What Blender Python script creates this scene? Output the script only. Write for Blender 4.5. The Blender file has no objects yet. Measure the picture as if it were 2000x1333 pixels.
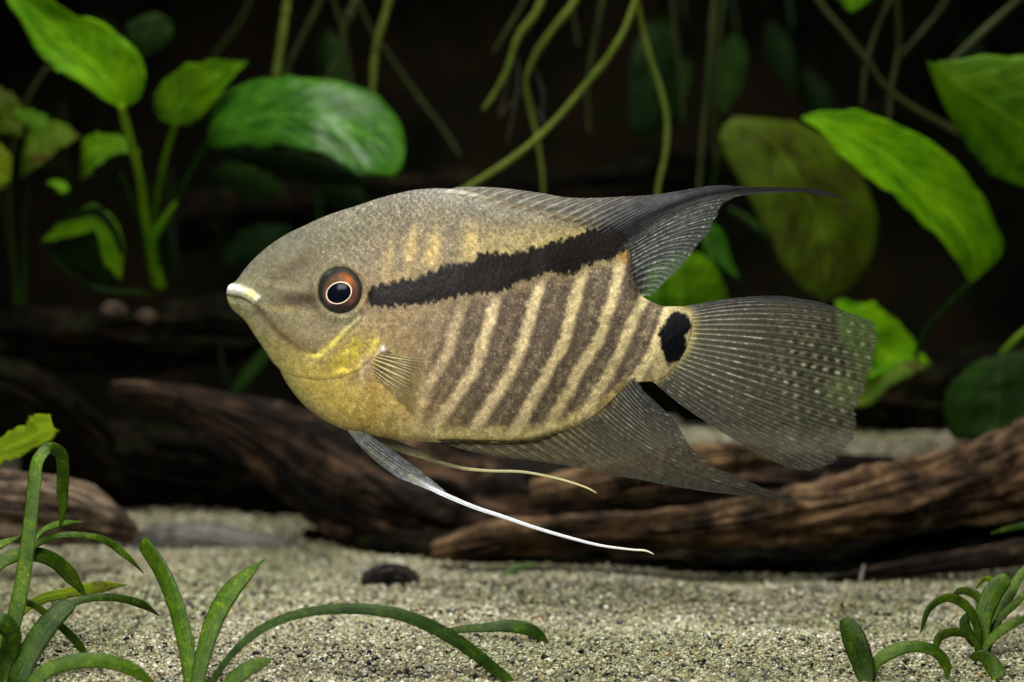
import bpy, math, random
import numpy as np
from mathutils import Vector

# ------------------------------------------------------------------ camera, world, lamps, exposure
D = 0.40            # metres from the lens to the fish
PX = 1.0e-4         # metres per photograph pixel at the fish
ZC = 0.0614         # lens height above the sand
SC = bpy.context.scene
COL = SC.collection

cam_d = bpy.data.cameras.new('camera'); cam = bpy.data.objects.new('camera', cam_d); COL.objects.link(cam)
cam.location = (0, 0, ZC); cam.rotation_euler = (math.radians(90), 0, 0)
cam_d.sensor_width = 36; cam_d.lens = 72; cam_d.clip_start = 0.01; cam_d.clip_end = 20
cam_d.dof.use_dof = True; cam_d.dof.focus_distance = D - 0.006; cam_d.dof.aperture_fstop = 15
SC.camera = cam

world = bpy.data.worlds.new('World'); SC.world = world; world.use_nodes = True
bg = world.node_tree.nodes['Background']
bg.inputs[0].default_value = (0.55, 0.62, 0.60, 1); bg.inputs[1].default_value = 0.010

def lamp(name, loc, target, sx, sy, power, color, spread=180):
    l = bpy.data.lights.new(name, 'AREA'); l.shape = 'RECTANGLE'; l.size = sx; l.size_y = sy
    l.energy = power; l.color = color; l.spread = math.radians(spread)
    o = bpy.data.objects.new(name, l); COL.objects.link(o)
    o.location = loc
    o.rotation_euler = (Vector(target) - Vector(loc)).to_track_quat('-Z', 'Y').to_euler()
    return o
lamp('tank_lamp', (0.02, 0.50, 0.48), (0.0, 0.50, 0.0), 0.46, 0.08, 1.75, (1.0, 0.97, 0.90), 120)
lamp('front_lamp', (-0.09, 0.11, 0.225), (-0.01, 0.40, 0.045), 0.16, 0.10, 0.34, (1.0, 0.985, 0.95), 80)

SC.view_settings.view_transform = 'Standard'; SC.view_settings.look = 'None'
SC.view_settings.exposure = 0.0; SC.view_settings.gamma = 1.0
try: SC.view_settings.use_curve_mapping = False
except Exception: pass
SC.cycles.transparent_max_bounces = 16
SC.cycles.max_bounces = 8

# ------------------------------------------------------------------ helpers
rng = np.random.default_rng(7)
_T = rng.random((256, 256))
def vnoise(x, y, seed=0):
    x = np.asarray(x, float) + seed*37.17; y = np.asarray(y, float) + seed*91.73
    xi = np.floor(x).astype(int); yi = np.floor(y).astype(int)
    fx = x-xi; fy = y-yi; fx = fx*fx*(3-2*fx); fy = fy*fy*(3-2*fy)
    a = _T[xi & 255, yi & 255]; b = _T[(xi+1) & 255, yi & 255]
    c = _T[xi & 255, (yi+1) & 255]; d = _T[(xi+1) & 255, (yi+1) & 255]
    return (a*(1-fx)+b*fx)*(1-fy)+(c*(1-fx)+d*fx)*fy
def fbm(x, y, seed=0, o=4):
    s = 0; a = 0.5; t = 0
    for i in range(o):
        s = s + a*vnoise(np.asarray(x)*2**i, np.asarray(y)*2**i, seed+i*3); t += a; a *= 0.5
    return s/t
def sst(a, b, x):
    t = np.clip((np.asarray(x, float)-a)/(b-a), 0, 1); return t*t*(3-2*t)
def pchip(xs, ys, x):
    xs = np.asarray(xs, float); ys = np.asarray(ys, float); h = np.diff(xs); d = np.diff(ys)/h
    m = np.zeros(len(xs)); m[0] = d[0]; m[-1] = d[-1]
    for i in range(1, len(xs)-1):
        if d[i-1]*d[i] > 0:
            w1 = 2*h[i]+h[i-1]; w2 = h[i]+2*h[i-1]; m[i] = (w1+w2)/(w1/d[i-1]+w2/d[i])
    x = np.clip(x, xs[0], xs[-1]); i = np.clip(np.searchsorted(xs, x)-1, 0, len(xs)-2)
    t = (x-xs[i])/h[i]
    return (2*t**3-3*t**2+1)*ys[i]+(t**3-2*t**2+t)*h[i]*m[i]+(-2*t**3+3*t**2)*ys[i+1]+(t**3-t**2)*h[i]*m[i+1]
def catmull(pts, n):
    """smooth curve through pts (k, dim), n samples, uniform per segment by chord length"""
    p = np.asarray(pts, float); k = len(p)
    ch = np.concatenate([[0], np.cumsum(np.maximum(np.linalg.norm(np.diff(p[:, :2], axis=0), axis=1), 1e-6))])
    t = np.linspace(0, ch[-1], n)
    return np.stack([pchip_c(ch, p[:, j], t) for j in range(p.shape[1])], 1)
def pchip_c(xs, ys, x):
    m = np.gradient(ys, xs) if len(xs) > 2 else np.full(len(xs), (ys[-1]-ys[0])/(xs[-1]-xs[0]))
    i = np.clip(np.searchsorted(xs, x)-1, 0, len(xs)-2); h = xs[i+1]-xs[i]; t = (x-xs[i])/h
    return (2*t**3-3*t**2+1)*ys[i]+(t**3-2*t**2+t)*h*m[i]+(-2*t**3+3*t**2)*ys[i+1]+(t**3-t**2)*h*m[i+1]
def dist_poly(X, Y, pts, closed=False):
    """distance to a polyline and the fraction along it"""
    pts = np.asarray(pts, float)
    if closed: pts = np.vstack([pts, pts[:1]])
    best = np.full(X.shape, 1e9); along = np.zeros(X.shape); n = len(pts)-1
    for i in range(n):
        a = pts[i]; b = pts[i+1]; d = b-a; L = (d*d).sum()+1e-9
        t = np.clip(((X-a[0])*d[0]+(Y-a[1])*d[1])/L, 0, 1)
        q = np.hypot(X-a[0]-t*d[0], Y-a[1]-t*d[1])
        m = q < best; best = np.where(m, q, best); along = np.where(m, (i+t)/n, along)
    return best, along
def inside(X, Y, pts):
    pts = np.asarray(pts, float); r = np.zeros(X.shape, bool); j = len(pts)-1
    for i in range(len(pts)):
        xi, yi = pts[i]; xj, yj = pts[j]
        c = ((yi > Y) != (yj > Y)) & (X < (xj-xi)*(Y-yi)/(yj-yi+1e-12)+xi)
        r ^= c; j = i
    return r
def lin(c):
    c = np.clip(np.asarray(c, float)/255.0, 0, 1)
    return np.where(c <= 0.04045, c/12.92, ((c+0.055)/1.055)**2.4)
def P(px, py, d):
    """photograph pixel at distance d -> point in the place"""
    px = np.asarray(px, float); py = np.asarray(py, float); d = np.asarray(d, float)+0*px
    return np.stack([(px-1000)*PX*d/D, d, ZC+(666.5-py)*PX*d/D], -1)

def mesh_obj(name, verts, faces, mat, parent=None, smooth=True, colors=None, alpha=None, uv=None):
    me = bpy.data.meshes.new(name)
    verts = np.asarray(verts, float).reshape(-1, 3)
    if parent is not None: verts = verts - np.array(ORG[parent.name])
    faces = np.asarray(faces, int); k = faces.shape[1]; nf = len(faces)
    me.vertices.add(len(verts)); me.vertices.foreach_set('co', verts.ravel())
    me.loops.add(nf*k); me.loops.foreach_set('vertex_index', faces.ravel().astype(np.int32))
    me.polygons.add(nf); me.polygons.foreach_set('loop_start', np.arange(0, nf*k, k, dtype=np.int32))
    me.polygons.foreach_set('loop_total', np.full(nf, k, dtype=np.int32))
    me.update(calc_edges=True); me.validate()
    me.polygons.foreach_set('use_smooth', np.full(len(me.polygons), smooth))
    def attr(nm, rgb):
        a = me.color_attributes.new(nm, 'FLOAT_COLOR', 'POINT')
        c = np.ones((len(verts), 4)); c[:, :rgb.shape[1]] = rgb
        a.data.foreach_set('color', c.ravel())
    if colors is not None: attr('tint', np.asarray(colors).reshape(-1, 3))
    if alpha is not None: attr('cover', np.repeat(np.asarray(alpha).reshape(-1, 1), 3, 1))
    if uv is not None:
        attr('blade', np.concatenate([np.asarray(uv).reshape(-1, 2), np.zeros((len(verts), 1))], 1))
    me.materials.append(mat)
    o = bpy.data.objects.new(name, me); COL.objects.link(o)
    if parent is not None: o.parent = parent
    ORG[o.name] = ORG[parent.name] if parent is not None else (0, 0, 0)
    return o
ORG = {}
def thing(name, loc, label, cat, group=None):
    o = bpy.data.objects.new(name, None); COL.objects.link(o); o.empty_display_size = 0.01
    o.location = loc; ORG[o.name] = tuple(loc); tag(o, label, cat, group); return o
def tag(o, label, cat, group=None):
    o['label'] = label; o['category'] = cat
    if group: o['group'] = group
    return o
def grid_faces(nu, nv, closed_v=False):
    """faces of an nu x nv vertex grid (index = i*nv + j)"""
    i = np.arange(nu-1)[:, None]; j = np.arange(nv if closed_v else nv-1)[None, :]
    j2 = (j+1) % nv
    return np.stack([i*nv+j, (i+1)*nv+j, (i+1)*nv+j2, i*nv+j2], -1).reshape(-1, 4)

# ------------------------------------------------------------------ materials
class NT:
    def __init__(s, name):
        s.m = bpy.data.materials.new(name); s.m.use_nodes = True; s.t = s.m.node_tree; s.t.nodes.clear()
        s.out = s.n('ShaderNodeOutputMaterial')
    def n(s, k, **kw):
        q = s.t.nodes.new(k)
        for a, b in kw.items():
            if hasattr(q, a): setattr(q, a, b)
            else: q.inputs[a.replace('_', ' ')].default_value = b
        return q
    def l(s, a, b): s.t.links.new(a, b)
    def mix(s, fac, a, b, mode='MIX'):
        q = s.n('ShaderNodeMix', data_type='RGBA', blend_type=mode)
        for k, v in ((0, fac), (6, a), (7, b)):
            if hasattr(v, 'node'): s.l(v, q.inputs[k])
            else: q.inputs[k].default_value = v if k == 0 else (*v[:3], 1)
        return q.outputs[2]
    def ramp(s, fac, stops):
        q = s.n('ShaderNodeValToRGB'); e = q.color_ramp.elements
        while len(e) < len(stops): e.new(0.5)
        for i, (p, c) in enumerate(stops):
            e[i].position = p; e[i].color = (*c, 1) if len(c) == 3 else c
        s.l(fac, q.inputs[0]); return q.outputs[0]
    def noise(s, vec, scale, detail=4, rough=0.55, dist=0.0):
        q = s.n('ShaderNodeTexNoise'); q.inputs['Scale'].default_value = scale
        q.inputs['Detail'].default_value = detail; q.inputs['Roughness'].default_value = rough
        q.inputs['Distortion'].default_value = dist
        if vec is not None: s.l(vec, q.inputs['Vector'])
        return q
    def math(s, op, a, b=0.0):
        q = s.n('ShaderNodeMath', operation=op)
        for k, v in ((0, a), (1, b)):
            if hasattr(v, 'node'): s.l(v, q.inputs[k])
            else: q.inputs[k].default_value = v
        return q.outputs[0]
    def bump(s, h, strength, dist):
        q = s.n('ShaderNodeBump'); q.inputs['Strength'].default_value = strength; q.inputs['Distance'].default_value = dist
        s.l(h, q.inputs['Height']); return q.outputs[0]
    def pr(s, color, rough=0.5, spec=0.5, normal=None, **kw):
        q = s.n('ShaderNodeBsdfPrincipled')
        if hasattr(color, 'node'): s.l(color, q.inputs['Base Color'])
        else: q.inputs['Base Color'].default_value = (*color, 1)
        if hasattr(rough, 'node'): s.l(rough, q.inputs['Roughness'])
        else: q.inputs['Roughness'].default_value = rough
        q.inputs['Specular IOR Level'].default_value = spec
        if normal is not None: s.l(normal, q.inputs['Normal'])
        for a, b in kw.items(): q.inputs[a.replace('_', ' ')].default_value = b
        return q.outputs[0]
    def fin(s, sh): s.l(sh, s.out.inputs[0]); return s.m
    def obj(s): return s.n('ShaderNodeTexCoord').outputs['Object']
    def att(s, nm): return s.n('ShaderNodeAttribute', attribute_name=nm)

def mat_skin():
    t = NT('fish_skin'); a = t.att('tint').outputs['Color']; o = t.obj()
    n = t.noise(o, 3800, 3, 0.65).outputs[0]
    v = t.ramp(n, [(0.28, (0.62, 0.62, 0.62)), (0.72, (1.34, 1.34, 1.34))])
    c = t.mix(1.0, a, v, 'MULTIPLY')
    r = t.ramp(t.noise(o, 2500, 2).outputs[0], [(0.3, (0.34,)*3), (0.7, (0.62,)*3)])
    b = t.bump(n, 0.35, 0.00012)
    return t.fin(t.pr(c, r, 0.13, b))
def mat_fin(rough=0.4, trans=0.35):
    t = NT('fin_membrane'); a = t.att('tint').outputs['Color']; k = t.att('cover').outputs['Fac']
    n = t.noise(t.obj(), 3000, 2).outputs[0]
    c = t.mix(1.0, a, t.ramp(n, [(0.3, (0.75,)*3), (0.7, (1.2,)*3)]), 'MULTIPLY')
    p = t.pr(c, rough, 0.45)
    tr = t.n('ShaderNodeBsdfTranslucent'); t.l(c, tr.inputs[0])
    m = t.n('ShaderNodeMixShader'); m.inputs[0].default_value = trans; t.l(p, m.inputs[1]); t.l(tr.outputs[0], m.inputs[2])
    tp = t.n('ShaderNodeBsdfTransparent')
    q = t.n('ShaderNodeMixShader'); t.l(k, q.inputs[0]); t.l(tp.outputs[0], q.inputs[1]); t.l(m.outputs[0], q.inputs[2])
    return t.fin(q.outputs[0])
def mat_plain(name, color, rough=0.4, spec=0.5, **kw):
    t = NT(name); n = t.noise(t.obj(), 900, 3).outputs[0]
    c = t.mix(1.0, color, t.ramp(n, [(0.3, (0.8,)*3), (0.7, (1.15,)*3)]), 'MULTIPLY')
    return t.fin(t.pr(c, rough, spec, **kw))
def mat_tint(name, rough, spec=0.5, **kw):
    t = NT(name); return t.fin(t.pr(t.att('tint').outputs['Color'], rough, spec, **kw))
def mat_leaf(name, c0, c1, spots=None, rough=0.5, trans=0.45, vein=0.34, nscale=75, spec=0.07):
    """c0 dark, c1 light leaf green; veins from the blade coordinates (across, along)"""
    t = NT(name); o = t.obj()
    sep = t.n('ShaderNodeSeparateColor'); t.l(t.att('blade').outputs['Color'], sep.inputs[0])
    u, v = sep.outputs[0], sep.outputs[1]
    au = t.math('ABSOLUTE', t.math('SUBTRACT', u, 0.5))
    mp = t.n('ShaderNodeMapping'); mp.inputs['Scale'].default_value = (4.2, 2.4, 1); t.l(t.att('blade').outputs['Color'], mp.inputs[0])
    nl = t.noise(mp.outputs[0], 1.0, 4, 0.6, 0.8).outputs[0]
    n1 = t.math('ADD', t.math('MULTIPLY', t.noise(o, nscale, 5, 0.62).outputs[0], 0.5), t.math('MULTIPLY', nl, 0.5))
    n2 = t.noise(o, 1000, 4, 0.65).outputs[0]
    c = t.mix(t.ramp(n1, [(0.38, (0, 0, 0)), (0.62, (1, 1, 1))]), c0, c1)
    sv = t.math('SINE', t.math('MULTIPLY', t.math('SUBTRACT', v, t.math('MULTIPLY', au, 0.55)), 62))
    vm = t.math('MULTIPLY', t.math('POWER', t.math('MAXIMUM', sv, 0.0), 6.0), 0.5)
    rib = t.math('LESS_THAN', au, 0.022)
    c = t.mix(t.math('MULTIPLY', t.math('MAXIMUM', vm, rib), vein), c, tuple(min(1, x*1.7+0.01) for x in c1))
    c = t.mix(1.0, c, t.ramp(n2, [(0.3, (0.8,)*3), (0.7, (1.15,)*3)]), 'MULTIPLY')
    c = t.mix(t.ramp(t.noise(o, 260, 5, 0.7).outputs[0], [(0.62, (0, 0, 0)), (0.72, (0.6,)*3)]), c, tuple(x*0.35+0.004 for x in c0))
    if spots is not None:
        s = t.noise(o, 130, 5, 0.7).outputs[0]
        c = t.mix(t.ramp(s, [(0.55, (0, 0, 0)), (0.66, (1, 1, 1))]), c, spots)
    b = t.bump(t.math('ADD', t.math('MULTIPLY', vm, 0.6), t.math('MULTIPLY', n1, 1.8)), 0.6, 0.0010)
    p = t.pr(c, rough, spec, b)
    tr = t.n('ShaderNodeBsdfTranslucent'); t.l(t.mix(1.0, c, (1.15, 1.1, 0.35), 'MULTIPLY'), tr.inputs[0])
    m = t.n('ShaderNodeMixShader'); m.inputs[0].default_value = trans; t.l(p, m.inputs[1]); t.l(tr.outputs[0], m.inputs[2])
    return t.fin(m.outputs[0])
def mat_grass(name, c0, c1, speck, trans=0.35):
    t = NT(name); o = t.obj()
    sep = t.n('ShaderNodeSeparateColor'); t.l(t.att('blade').outputs['Color'], sep.inputs[0])
    au = t.math('ABSOLUTE', t.math('SUBTRACT', sep.outputs[0], 0.5))
    mp = t.n('ShaderNodeMapping'); mp.inputs['Scale'].default_value = (14, 3.2, 1); t.l(t.att('blade').outputs['Color'], mp.inputs[0])
    st = t.noise(mp.outputs[0], 1.0, 3, 0.6, 0.3).outputs[0]
    n1 = t.noise(o, 210, 6, 0.7, 0.5).outputs[0]; n2 = t.noise(o, 1500, 3, 0.7).outputs[0]
    c = t.mix(t.ramp(t.math('ADD', t.math('MULTIPLY', st, 0.35), t.math('MULTIPLY', n1, 0.65)), [(0.36, (0, 0, 0)), (0.64, (1, 1, 1))]), c0, c1)
    c = t.mix(t.ramp(t.math('MULTIPLY', n2, t.math('ADD', n1, 0.45)), [(0.54, (0, 0, 0)), (0.68, (0.6,)*3)]), c, speck)
    c = t.mix(t.math('MULTIPLY', t.math('GREATER_THAN', au, 0.44), 0.55), c, tuple(x*0.35 for x in c0))
    c = t.mix(t.ramp(n2, [(0.3, (0.55,)*3), (0.45, (0, 0, 0))]), c, tuple(x*0.4 for x in c0))
    p = t.pr(c, t.ramp(n2, [(0.3, (0.3,)*3), (0.7, (0.6,)*3)]), 0.3, t.bump(t.math('ADD', n2, st), 0.5, 0.0003))
    tr = t.n('ShaderNodeBsdfTranslucent'); t.l(t.mix(1.0, c, (1.2, 1.1, 0.4), 'MULTIPLY'), tr.inputs[0])
    m = t.n('ShaderNodeMixShader'); m.inputs[0].default_value = trans; t.l(p, m.inputs[1]); t.l(tr.outputs[0], m.inputs[2])
    return t.fin(m.outputs[0])
def mat_wood(name, dark, mid, light, algae=0.0, spec=0.12):
    t = NT(name); g = t.att('blade').outputs['Color']; o = t.obj()
    mp = t.n('ShaderNodeMapping'); mp.inputs['Scale'].default_value = (9, 2.6, 1); t.l(g, mp.inputs[0])
    n1 = t.noise(mp.outputs[0], 1.0, 5, 0.62, 0.6).outputs[0]
    n2 = t.noise(o, 85, 6, 0.68, 0.4).outputs[0]
    n3 = t.noise(o, 520, 4, 0.6).outputs[0]
    c = t.ramp(n1, [(0.30, dark), (0.50, mid), (0.74, light)])
    c = t.mix(t.ramp(n2, [(0.40, (0.92,)*3), (0.56, (0, 0, 0))]), c, dark)
    c = t.mix(t.ramp(n2, [(0.58, (0, 0, 0)), (0.74, (0.55,)*3)]), c, light)
    if algae: c = t.mix(t.ramp(t.noise(o, 110, 4).outputs[0], [(0.5, (0, 0, 0)), (0.75, (algae,)*3)]), c, (0.05, 0.06, 0.012))
    h = t.math('ADD', t.math('MULTIPLY', n1, 0.8), t.math('MULTIPLY', n3, 0.6))
    return t.fin(t.pr(c, t.ramp(n3, [(0.3, (0.5,)*3), (0.7, (0.85,)*3)]), spec, t.bump(h, 1.0, 0.0030)))
def mat_sand():
    t = NT('sand_bed'); o = t.obj()
    n = t.noise(o, 1100, 3, 0.7).outputs[0]
    v = t.n('ShaderNodeTexVoronoi'); v.inputs['Scale'].default_value = 900; t.l(o, v.inputs[0])
    c = t.ramp(n, [(0.3, (0.10, 0.09, 0.062)), (0.5, (0.20, 0.185, 0.13)), (0.7, (0.30, 0.28, 0.21))])
    return t.fin(t.pr(c, 0.6, 0.4, t.bump(v.outputs[0], 0.8, 0.0008)))
M_SKIN = mat_skin(); M_FIN = mat_fin(); M_SAND = mat_sand()
M_GRAIN = mat_tint('sand_grain', 0.32, 0.5)
M_EYE = mat_tint('eye_iris', 0.5, 0.15)
M_PUPIL = mat_plain('pupil_black', (0.003, 0.004, 0.010), 0.16, 0.06)
M_RING = mat_plain('pupil_ring', (0.88, 0.70, 0.50), 0.35, 0.4)
M_RIBBON = mat_tint('fin_filament', 0.35, 0.5)

# ------------------------------------------------------------------ ground
def terrain(x, y):
    """height of the sand, x and y in metres"""
    x = np.asarray(x, float); y = np.asarray(y, float)
    z = 0.0028*(fbm(x*24, y*24, 3, 3)-0.5)*2
    z = z + 0.030*sst(0.595, 0.70, y)*sst(-0.01, 0.06, x)
    z = z + 0.004*sst(0.58, 0.66, y)*sst(0.02, -0.06, x)
    z = z + 0.0016*sst(0.10, -0.06, x)*sst(0.40, 0.52, y)
    return z
xs = np.linspace(-0.75, 0.75, 240); ys = np.linspace(0.22, 1.02, 160)
X, Y = np.meshgrid(xs, ys, indexing='ij')
o = mesh_obj('sand_floor', np.stack([X, Y, terrain(X, Y)-0.0004], -1), grid_faces(240, 160)[:, ::-1], M_SAND)
o['kind'] = 'structure'
_t = NT('back_panel'); _n = _t.noise(_t.obj(), 9, 5, 0.65, 0.6).outputs[0]
bw = _t.fin(_t.pr(_t.ramp(_n, [(0.36, (0.003, 0.003, 0.003)), (0.5, (0.012, 0.013, 0.006)), (0.62, (0.030, 0.019, 0.010)), (0.72, (0.010, 0.020, 0.006))]), 0.8, 0.05))
xs = np.linspace(-0.75, 0.75, 60); zs = np.linspace(-0.02, 0.62, 40)
X, Z = np.meshgrid(xs, zs, indexing='ij')
o = mesh_obj('back_wall', np.stack([X, 1.0+0.012*fbm(X*14, Z*14, 5), Z], -1), grid_faces(60, 40), bw)
o['kind'] = 'structure'

def make_grains():
    phi = (1+5**0.5)/2
    iv = np.array([(-1, phi, 0), (1, phi, 0), (-1, -phi, 0), (1, -phi, 0), (0, -1, phi), (0, 1, phi), (0, -1, -phi), (0, 1, -phi),
                   (phi, 0, -1), (phi, 0, 1), (-phi, 0, -1), (-phi, 0, 1)])/math.hypot(1, phi)
    fc = np.array([(0, 11, 5), (0, 5, 1), (0, 1, 7), (0, 7, 10), (0, 10, 11), (1, 5, 9), (5, 11, 4), (11, 10, 2), (10, 7, 6), (7, 1, 8),
                   (3, 9, 4), (3, 4, 2), (3, 2, 6), (3, 6, 8), (3, 8, 9), (4, 9, 5), (2, 4, 11), (6, 2, 10), (8, 6, 7), (9, 8, 1)])
    pos = []; rad = []
    for (y0, y1, n, r0, r1) in ((0.345, 0.45, 50000, 0.00018, 0.00044), (0.45, 0.58, 40000, 0.00026, 0.00060), (0.58, 0.73, 15000, 0.0005, 0.0010)):
        y = np.sqrt(rng.random(n)*(y1**2-y0**2)+y0**2)
        x = (rng.random(n)*2-1)*0.272*y
        r = r0+(r1-r0)*rng.random(n)**1.7
        pos.append(np.stack([x, y, terrain(x, y)+r*rng.uniform(-0.15, 0.75, n)], 1)); rad.append(r)
    NB = n = 2600; y = np.sqrt(rng.random(n)*(0.58**2-0.35**2)+0.35**2); x = (rng.random(n)*2-1)*0.272*y; r = rng.uniform(0.00035, 0.00075, n)
    pos.append(np.stack([x, y, terrain(x, y)+r*0.3], 1)); rad.append(r)
    pos = np.concatenate(pos); rad = np.concatenate(rad); n = len(pos)
    sc = np.stack([rng.uniform(0.75, 1.35, n), rng.uniform(0.75, 1.35, n), rng.uniform(0.6, 1.0, n)], 1)*rad[:, None]
    v = iv[None]*(1+rng.uniform(-0.22, 0.22, (n, 12, 1)))*sc[:, None]
    ang = rng.uniform(0, 6.283, n); c, s = np.cos(ang)[:, None], np.sin(ang)[:, None]
    v = np.stack([v[..., 0]*c-v[..., 1]*s, v[..., 0]*s+v[..., 1]*c, v[..., 2]], -1)
    tl = rng.uniform(-0.6, 0.6, n); c, s = np.cos(tl)[:, None], np.sin(tl)[:, None]
    v = np.stack([v[..., 0], v[..., 1]*c-v[..., 2]*s, v[..., 1]*s+v[..., 2]*c], -1)+pos[:, None]
    f = (fc[None]+(np.arange(n)*12)[:, None, None]).reshape(-1, 3)
    pal = lin([(170, 166, 142), (150, 145, 118), (134, 128, 98), (190, 187, 172), (114, 110, 92), (226, 225, 218), (142, 118, 82), (84, 82, 74), (34, 34, 36), (18, 18, 20)])
    pr = np.array([0.25, 0.25, 0.18, 0.07, 0.10, 0.018, 0.03, 0.05, 0.025, 0.025]); pr /= pr.sum()
    k = rng.choice(len(pal), n, p=pr)
    clump = fbm(pos[:, 0]*55, pos[:, 1]*55, 11, 3)
    k = np.where((rng.random(n) < 0.20*sst(0.55, 0.75, clump)), 8, k)
    k[-NB:] = rng.choice([8, 9, 9, 9, 8, 7, 3, 6], NB)
    tone = fbm(pos[:, 0]*30, pos[:, 1]*30, 17, 3)[:, None]
    col = pal[k]*rng.uniform(0.8, 1.15, (n, 1))*(0.60+0.80*tone)*np.where(tone > 0.5, [[0.98, 1.0, 0.92]], [[0.94, 1.0, 0.80]])
    o = mesh_obj('sand_grains', v, f, M_GRAIN, smooth=False, colors=np.repeat(col, 12, 0))
    o['kind'] = 'stuff'; o['label'] = 'pale coarse sand grains with black specks covering the tank floor'; o['category'] = 'sand'
make_grains()

# ------------------------------------------------------------------ driftwood and stones
M_WOOD = mat_wood('driftwood_brown', (0.014, 0.009, 0.006), (0.125, 0.072, 0.034), (0.46, 0.30, 0.150))
M_WOODD = mat_wood('driftwood_dark', (0.004, 0.003, 0.0025), (0.013, 0.0085, 0.0055), (0.20, 0.115, 0.065))
M_WOODL = mat_wood('driftwood_grey', (0.030, 0.023, 0.017), (0.16, 0.11, 0.07), (0.55, 0.43, 0.30))
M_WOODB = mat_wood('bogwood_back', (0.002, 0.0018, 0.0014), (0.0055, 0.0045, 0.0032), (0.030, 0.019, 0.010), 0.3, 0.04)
M_STONE = mat_wood('slate_stone', (0.06, 0.06, 0.055), (0.22, 0.21, 0.18), (0.55, 0.53, 0.47))
def wood_tube(name, pts, mat, parent, seed, rough=0.38, flat=0.9, n=230, m=100, furrow=5):
    """pts: (px, py, depth, radius px); a limb with furrowed, uneven surface"""
    c = catmull(pts, n); C = P(c[:, 0], c[:, 1], c[:, 2]); R = np.maximum(c[:, 3], 1.0)*PX*c[:, 2]/D
    T = np.gradient(C, axis=0); T /= np.linalg.norm(T, axis=1)[:, None]
    up = np.array([0, 0, 1.0]); N = np.cross(T, np.cross(up, T)); N /= np.linalg.norm(N, axis=1)[:, None]
    B = np.cross(T, N)
    th = np.linspace(0, 2*math.pi, m, endpoint=False)
    L = np.concatenate([[0], np.cumsum(np.linalg.norm(np.diff(C, axis=0), axis=1))])
    S, H = np.meshgrid(L, th, indexing='ij')
    fold = lambda f, sx, sd: (fbm(f*np.cos(H)+30, S*sx+f*0.6*np.sin(H), sd, 4)-0.5)*2
    big = fold(1.6, 22, seed); mid = fold(3.2, 40, seed+5)
    tw = H+0.9*(fbm(S*12, 0*S, seed+7, 2)-0.5)*2
    fur = np.abs(fbm(furrow*np.cos(tw)*0.9+50+0.4*mid, S*16+furrow*0.9*np.sin(tw), seed+9, 3)-0.5)*2
    fine = fold(14, 220, seed+13)+0.9*(np.abs(fold(9, 90, seed+17))*-1+0.3)
    k = 1+rough*(1.0*big+0.60*mid)-rough*0.75*np.exp(-(fur/0.10)**2)+0.12*fine-rough*0.35*sst(0.55, 0.8, fbm(5*np.cos(H)+80, S*55+5*np.sin(H), seed+23, 3))
    rr = R[:, None]*k
    V = C[:, None]+N[:, None]*(np.sin(H)*rr*flat)[..., None]+B[:, None]*(np.cos(H)*rr)[..., None]
    uv = np.stack([np.abs((H/(2*math.pi)*2) % 2-1), S*10], -1)
    f = grid_faces(n, m, True)[:, ::-1]
    v = V.reshape(-1, 3); caps = []
    i0 = len(v); v = np.vstack([v, C[:1], C[-1:]]); u2 = np.vstack([uv.reshape(-1, 2), [[0.5, 0]], [[0.5, L[-1]*10]]])
    a = np.arange(m); b = (a+1) % m
    caps = np.vstack([np.stack([a*0+i0, a, b, b], 1), np.stack([a*0+i0+1, (n-1)*m+b, (n-1)*m+a, (n-1)*m+a], 1)])
    tri = caps[:, :3]
    q = np.vstack([f[:, [0, 1, 2]], f[:, [0, 2, 3]], tri])
    return mesh_obj(name, v, q, mat, parent, uv=u2)

t = thing('driftwood_log', P(1000, 1130, 0.56), 'long brown driftwood log lying on the sand behind the fish', 'driftwood')
wood_tube('limb', [(2140, 855, 0.548, 95), (1960, 922, 0.545, 88), (1800, 962, 0.54, 78), (1640, 990, 0.535, 66), (1480, 1012, 0.532, 52), (1300, 1032, 0.532, 42), (1120, 1040, 0.535, 38), (960, 1056, 0.54, 34), (850, 1078, 0.545, 20)], M_WOOD, t, 3)
wood_tube('trunk', [(216, 762, 0.575, 17), (235, 764, 0.576, 21), (310, 772, 0.578, 26), (400, 796, 0.58, 42), (520, 850, 0.585, 78), (640, 915, 0.59, 118), (780, 965, 0.595, 132), (900, 985, 0.60, 115), (1050, 985, 0.60, 95), (1200, 972, 0.60, 84), (1400, 948, 0.60, 74), (1600, 935, 0.60, 60), (1750, 925, 0.605, 36)], M_WOODD, t, 21, 0.28)
wood_tube('branch', [(1040, 965, 0.562, 22), (1150, 948, 0.56, 36), (1280, 922, 0.562, 40), (1400, 897, 0.565, 32), (1520, 887, 0.57, 18)], M_WOOD, t, 33)
wood_tube('root', [(2100, 1058, 0.528, 32), (1950, 1086, 0.524, 26), (1800, 1104, 0.522, 20), (1690, 1120, 0.52, 13), (1610, 1134, 0.52, 5)], M_WOODD, t, 41, n=110, m=48)
wood_tube('underside_shade', [(2140, 1070, 0.56, 80), (1800, 1092, 0.555, 74), (1500, 1102, 0.552, 66), (1250, 1098, 0.552, 60), (1050, 1088, 0.556, 50), (900, 1080, 0.562, 42), (760, 1068, 0.575, 34), (600, 1050, 0.60, 18)], M_WOODB, t, 47, 0.2, n=120, m=48)  # near-black block added to stand for the shade under the log
t = thing('driftwood_stump', P(80, 1050, 0.50), 'weathered grey brown driftwood stump beside the tall bent grass blade', 'driftwood')
wood_tube('trunk', [(-160, 990, 0.51, 84), (-40, 990, 0.51, 80), (60, 990, 0.512, 74), (150, 1002, 0.514, 60), (215, 1022, 0.516, 42), (258, 1040, 0.52, 22)], M_WOODL, t, 55, 0.45, n=150)
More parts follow.
